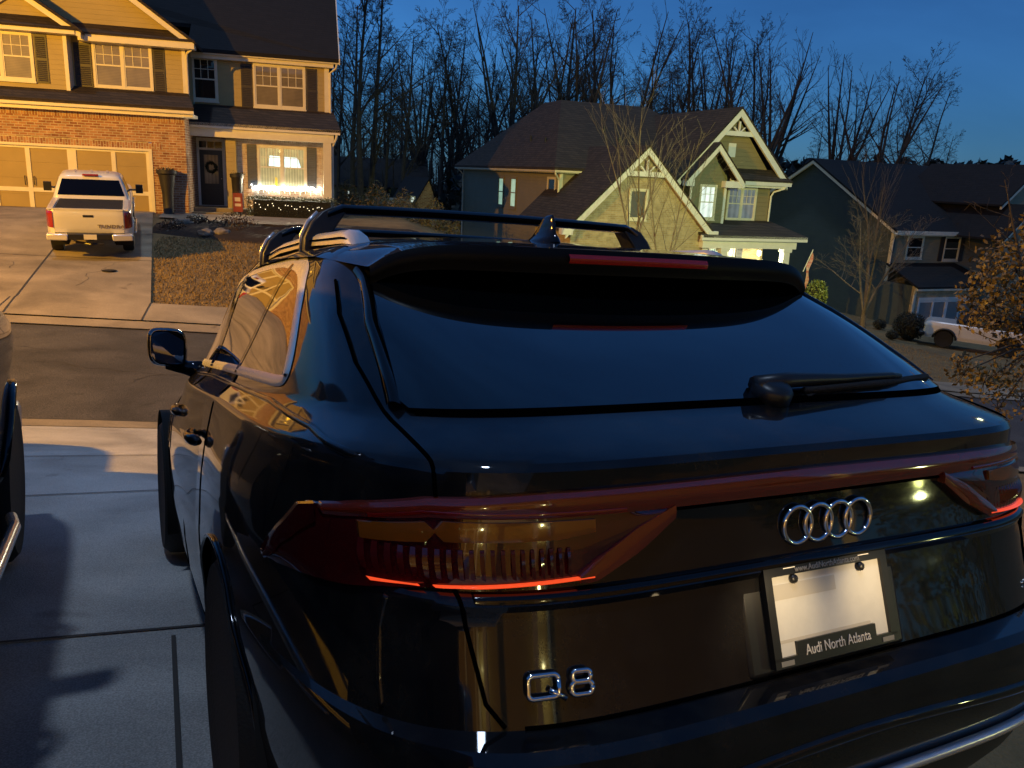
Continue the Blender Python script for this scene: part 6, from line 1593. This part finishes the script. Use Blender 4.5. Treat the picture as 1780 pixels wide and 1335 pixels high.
for i, (px, py, D, kd, ln, lb) in enumerate([(1440, 92, 66, 3, .06, 'narrow bare tree rising above the left end of the slate roof'), (1462, 150, 70, 5, .0, 'smaller bare tree just right of the narrow one above the slate roof'), (1512, 104, 62, 4, .05, 'widest bare tree above the slate roof with long limbs sweeping right'), (1545, 120, 64, 1, .16, 'bare stem leaning right out of the widest tree above the slate roof'), (1588, 150, 72, 2, .06, 'thin bare tree fading down to the right of the widest one'), (1640, 232, 100, 2, 0, 'small round headed bare tree far off above the slate roof'), (1400, 205, 75, 2, .1, 'low bare tree between the lit peak and the slate gable')]):
    top = at(px, py, D); zb_ = -7; c = at(px, 300, D)
    place_tree(kd, (c.x, c.y, zb_), top.z-zb_, ln, lb, 'bare trees above the slate roof', rt.uniform(0, 6.28), .95)
for i in range(22):        # a second rank, deeper in
    px = 600+33*i+rt.uniform(-12, 12); D = rt.uniform(74, 92); py = rt.uniform(60, 130); top = at(px, py, D); c = at(px, 300, D)
    place_tree(rt.choice((0, 1, 2, 3, 4, 5)), (c.x, c.y, -7), top.z+7, rt.gauss(0, .04), 'slim bare tree deep in the wood behind the front row of trunks', 'slim bare trees deep in the wood', rt.uniform(0, 6.28), .9)
# distant wood and undergrowth as masses
rd = random.Random(9); mw = MB(); ml = MB()
for _ in range(680):
    px = rd.uniform(560, 1320); D = rd.uniform(62, 120); c = at(px, 300, D); h = rd.uniform(6, 14)
    p = Vector((c.x, c.y, -7)); q = p+Vector((rd.gauss(0, .6), rd.gauss(0, .6), h)); r_ = rd.uniform(.06, .14)
    mw.tube([p, p.lerp(q, .5)+Vector((rd.gauss(0, .2), 0, 0)), q], [r_, r_*.7, .02], 4, caps=False)
    for _k in range(9):
        t = rd.uniform(.35, .95); b = p.lerp(q, t); a = rd.uniform(0, 6.28); L = rd.uniform(.8, 2.6)*(1.2-t*.7); e = b+Vector((cos(a)*L, sin(a)*L, L*rd.uniform(.5, 1.3)))
        mw.tube([b, b.lerp(e, .5)+Vector((0, 0, .1)), e], [r_*.32, r_*.22, .012], 3, caps=False)
        for _j in range(3):
            t2 = rd.uniform(.3, 1); f0 = b.lerp(e, t2); f1 = f0+Vector((rd.gauss(0, .4), rd.gauss(0, .4), rd.uniform(.2, .9))); mw.tube([f0, f1], [.018, .01], 3, caps=False)
for _ in range(5200):      # evergreen scrub low in the wood
    px = rd.choice((rd.uniform(560, 830), rd.uniform(560, 1320))); D = rd.uniform(58, 110); c = at(px, 300, D)
    k = int(px/37); top = -1.6+2.6*abs(sin(k*2.3))*(.6 if k % 3 else 1.25); z = -7+(top+7)*rd.random()**.55
    ml.leaves([(c.x+rd.gauss(0, .4), c.y+rd.gauss(0, .4), z)], rd.uniform(.6, 1.3), rd, aspect=.7)
tag(mw.build('distant_wood', M_bark, recalc=False), 'haze of thin bare trunks far back in the dark wood', 'wood', kind='stuff')
tag(ml.build('scrub', mat_leaf('scrub_leaf', (.008, .011, .006), (.022, .028, .014))), 'dark evergreen scrub low in the wood behind the houses', 'scrub', kind='stuff')
rd = random.Random(19); ml = MB()
for px0, px1, py0, D, n in ((1480, 1790, 292, 120, 2600), (1330, 1420, 288, 80, 500)):
    for _ in range(n):
        px = rd.uniform(px0, px1); Dd = D*rd.uniform(.95, 1.1); k = px/30; t = at(px, py0-14*abs(sin(k*1.7))-6*sin(k*4.1), Dd); z = -6+(t.z+6)*rd.random()**.5
        ml.leaves([(t.x, t.y, z)], 1.3, rd, aspect=.7)
tag(ml.build('far_tree_line', mat_leaf('far_leaf', (.006, .009, .008), (.014, .018, .014))), 'dark low tree line on the skyline at the right', 'tree line', kind='stuff')
# brown brush between the houses, lit a little
rd = random.Random(29); ml = MB()
for _ in range(7000):
    px = rd.uniform(588, 800); D = rd.uniform(32, 43); c = at(px, 380, D); h = .5+.9*abs(sin(px*.06)*sin(D*.9+px*.02))
    ml.leaves([(c.x, c.y, gz(c.x, c.y)+h*rd.random())], .20, rd, aspect=.18)
tag(ml.build('dry_brush', mat_leaf('brush_leaf', (.03, .024, .010), (.13, .10, .04))), 'pale dry brush growing behind the roof bars between the houses', 'brush', kind='stuff')
# young bare trees in the front gardens
def small_tree(px, py, D, top_py, label, seed, mt, base=None, **k):
    b = base or at(px, py, D); b = Vector((b.x, b.y, gz(b.x, b.y))); t = at(px, top_py, (b-CAM_POS).dot(CAM_ROWS[2])); h = t.z-b.z
    r = tree_proto('young_tree', seed, mt, h=h, **k); r.location = b; return tag(r, label, 'tree')
small_tree(1105, 440, 27, 190, 'young bare tree in front of the steep brick gable', 41, M_barkp, r0=.075, spread=.34, fork=.30, nb=12, levels=3, ll=(.5, .85), last=.8, upright=.8, minr=.006)
small_tree(1150, 470, 26, 240, 'second young bare tree just right of the one before the brick gable', 42, M_barkp, r0=.06, spread=.36, fork=.2, nb=11, levels=3, ll=(.5, .85), last=.8, upright=.8, minr=.006)
bt = on_ground(1498, 582, 15, 60)
small_tree(1498, 582, 0, 350, 'pale multi stemmed bare tree on the lawn before the slate wall', 44, M_barkp, base=bt, r0=.12, spread=.50, fork=.16, nb=14, levels=4, ll=(.45, .8), last=.6, upright=.7, minr=.008)
bt2 = on_ground(1528, 580, 15, 60)
small_tree(1540, 570, 0, 285, 'taller upright bare tree just behind the pale one before the slate house', 45, M_barkp, base=bt2+Vector((1.4, 2.2, 0)), r0=.10, spread=.24, fork=.38, nb=12, levels=3, ll=(.5, .85), last=.8, upright=1.0, minr=.008)
# shrubs
def round_shrub(px, py, D, rx, rz, label, mt, n, leaf, seed, on=True):
    p = on_ground(px, py, 12, 70) if on else at(px, py, D); rr = random.Random(seed); r = empty('round_shrub', p, 0, label, 'shrub'); pts = []
    for _ in range(n):
        a = rr.uniform(0, 2*pi); e = rr.uniform(-.8, 1); q = 1+rr.gauss(0, .06)+.08*sin(3*a)*cos(4*e); w = max(0, 1-e*e)**.5; pts.append((rx*q*w*cos(a), rx*q*w*sin(a), rz+rz*q*e))
    MB().leaves(pts, leaf, rr).build('foliage', mt, r)
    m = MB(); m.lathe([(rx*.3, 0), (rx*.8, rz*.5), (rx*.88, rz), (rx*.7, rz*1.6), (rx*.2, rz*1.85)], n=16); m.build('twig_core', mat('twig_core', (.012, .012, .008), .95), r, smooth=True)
    return r
round_shrub(1577, 590, 0, .66, .62, 'round clipped dark shrub at the left of the grey garage door', mat_leaf('dark_shrub_leaf', (.010, .013, .008), (.03, .036, .02)), 3600, .07, 3)
p = at(1398, 512, 31); round_shrub(1413, 545, 31, .42, .62, 'yellow green shrub lit beside the flag', mat_leaf('lime_leaf', (.10, .12, .02), (.20, .22, .05)), 1800, .09, 4, on=False)
for k, (px, py, rx) in enumerate(((1528, 572, .3), (1550, 590, .25))): round_shrub(px, py, 0, rx, rx*.8, ('low dark shrub at the foot of the slate wall', 'tiny dark shrub beside the round one by the slate house')[k], mat_leaf('dark_shrub_leaf', (.010, .013, .008), (.03, .036, .02)), 700, .06, 6+k)
# leafy tree at the right edge, amber in the lamp light
cb_ = at(1830, 760, 8.6); zb_ = gz(cb_.x, cb_.y); r = empty('leafy_tree', (cb_.x, cb_.y, zb_), 0, 'small tree with amber brown leaves reaching in from the right edge', 'tree')
T, B_ = grow(77, 3.6, .07, spread=.62, nb=10, fork=.28, levels=3, upright=.35, minr=.004)
T.build('trunk', M_bark, r, smooth=True, recalc=False); B_.build('limbs', M_bark, r, smooth=True, recalc=False)
rl = random.Random(31); pts = []; O_ = Vector((cb_.x, cb_.y, zb_))
CL = [(1730, 520, 8.3, .34, 558), (1765, 470, 8.6, .32, 434), (1720, 470, 8.5, .20, 161), (1775, 560, 8.4, .34, 496), (1705, 545, 8.1, .20, 161), (1690, 515, 8.4, .14, 74), (1740, 430, 8.8, .22, 136), (1680, 645, 7.9, .17, 105), (1710, 665, 8.0, .20, 142), (1745, 650, 8.1, .22, 161), (1775, 690, 8.2, .24, 161), (1735, 710, 8.0, .14, 49), (1668, 630, 7.9, .10, 31), (1820, 520, 8.6, .5, 682), (1850, 420, 8.8, .5, 558), (1840, 640, 8.4, .4, 434), (1775, 400, 8.9, .2, 68)]
tw = MB(); hub = at(1830, 600, 8.6)-O_
for px, py, D, s, n in CL:
    c = at(px, py, D)-O_; tw.tube([hub, hub.lerp(c, .5)+Vector((0, 0, .08)), c], [.02, .012, .004], 5, caps=False)
    for _ in range(int(n*.8)):
        d = Vector((rl.gauss(0, 1), rl.gauss(0, 1), rl.gauss(0, 1))); d.normalize(); pts.append(c+d*s*1.15*rl.random()**.38*Vector((1, 1, .85)).length/1.65)
    for _ in range(10):
        d = Vector((rl.gauss(0, 1), rl.gauss(0, 1), rl.gauss(0, 1))).normalized()*s*.9; tw.tube([c, c+d], [.005, .002], 3, caps=False)
tw.build('twigs', M_bark, r, smooth=True, recalc=False)
MB().leaves(pts, .056, rl, droop=.6, aspect=.6).build('foliage', mat_leaf('amber_leaf', (.06, .043, .012), (.18, .13, .04)), r)
street_lamp(-16.0, 13.4, 8.2, rad(60), (1, .475, .022), 25000, 60, 'tall street lamp with a warm sodium glow at the kerb', lens=(1, .50, .08))
street_lamp(15.0, 6.0, 8.0, rad(80), (.90, 1, .34), 9000, 40, 'street lamp with a pale greenish glow down the road', lens=(.9, 1, .5), spot=((20.5, 29, -1.0), 62, .7))
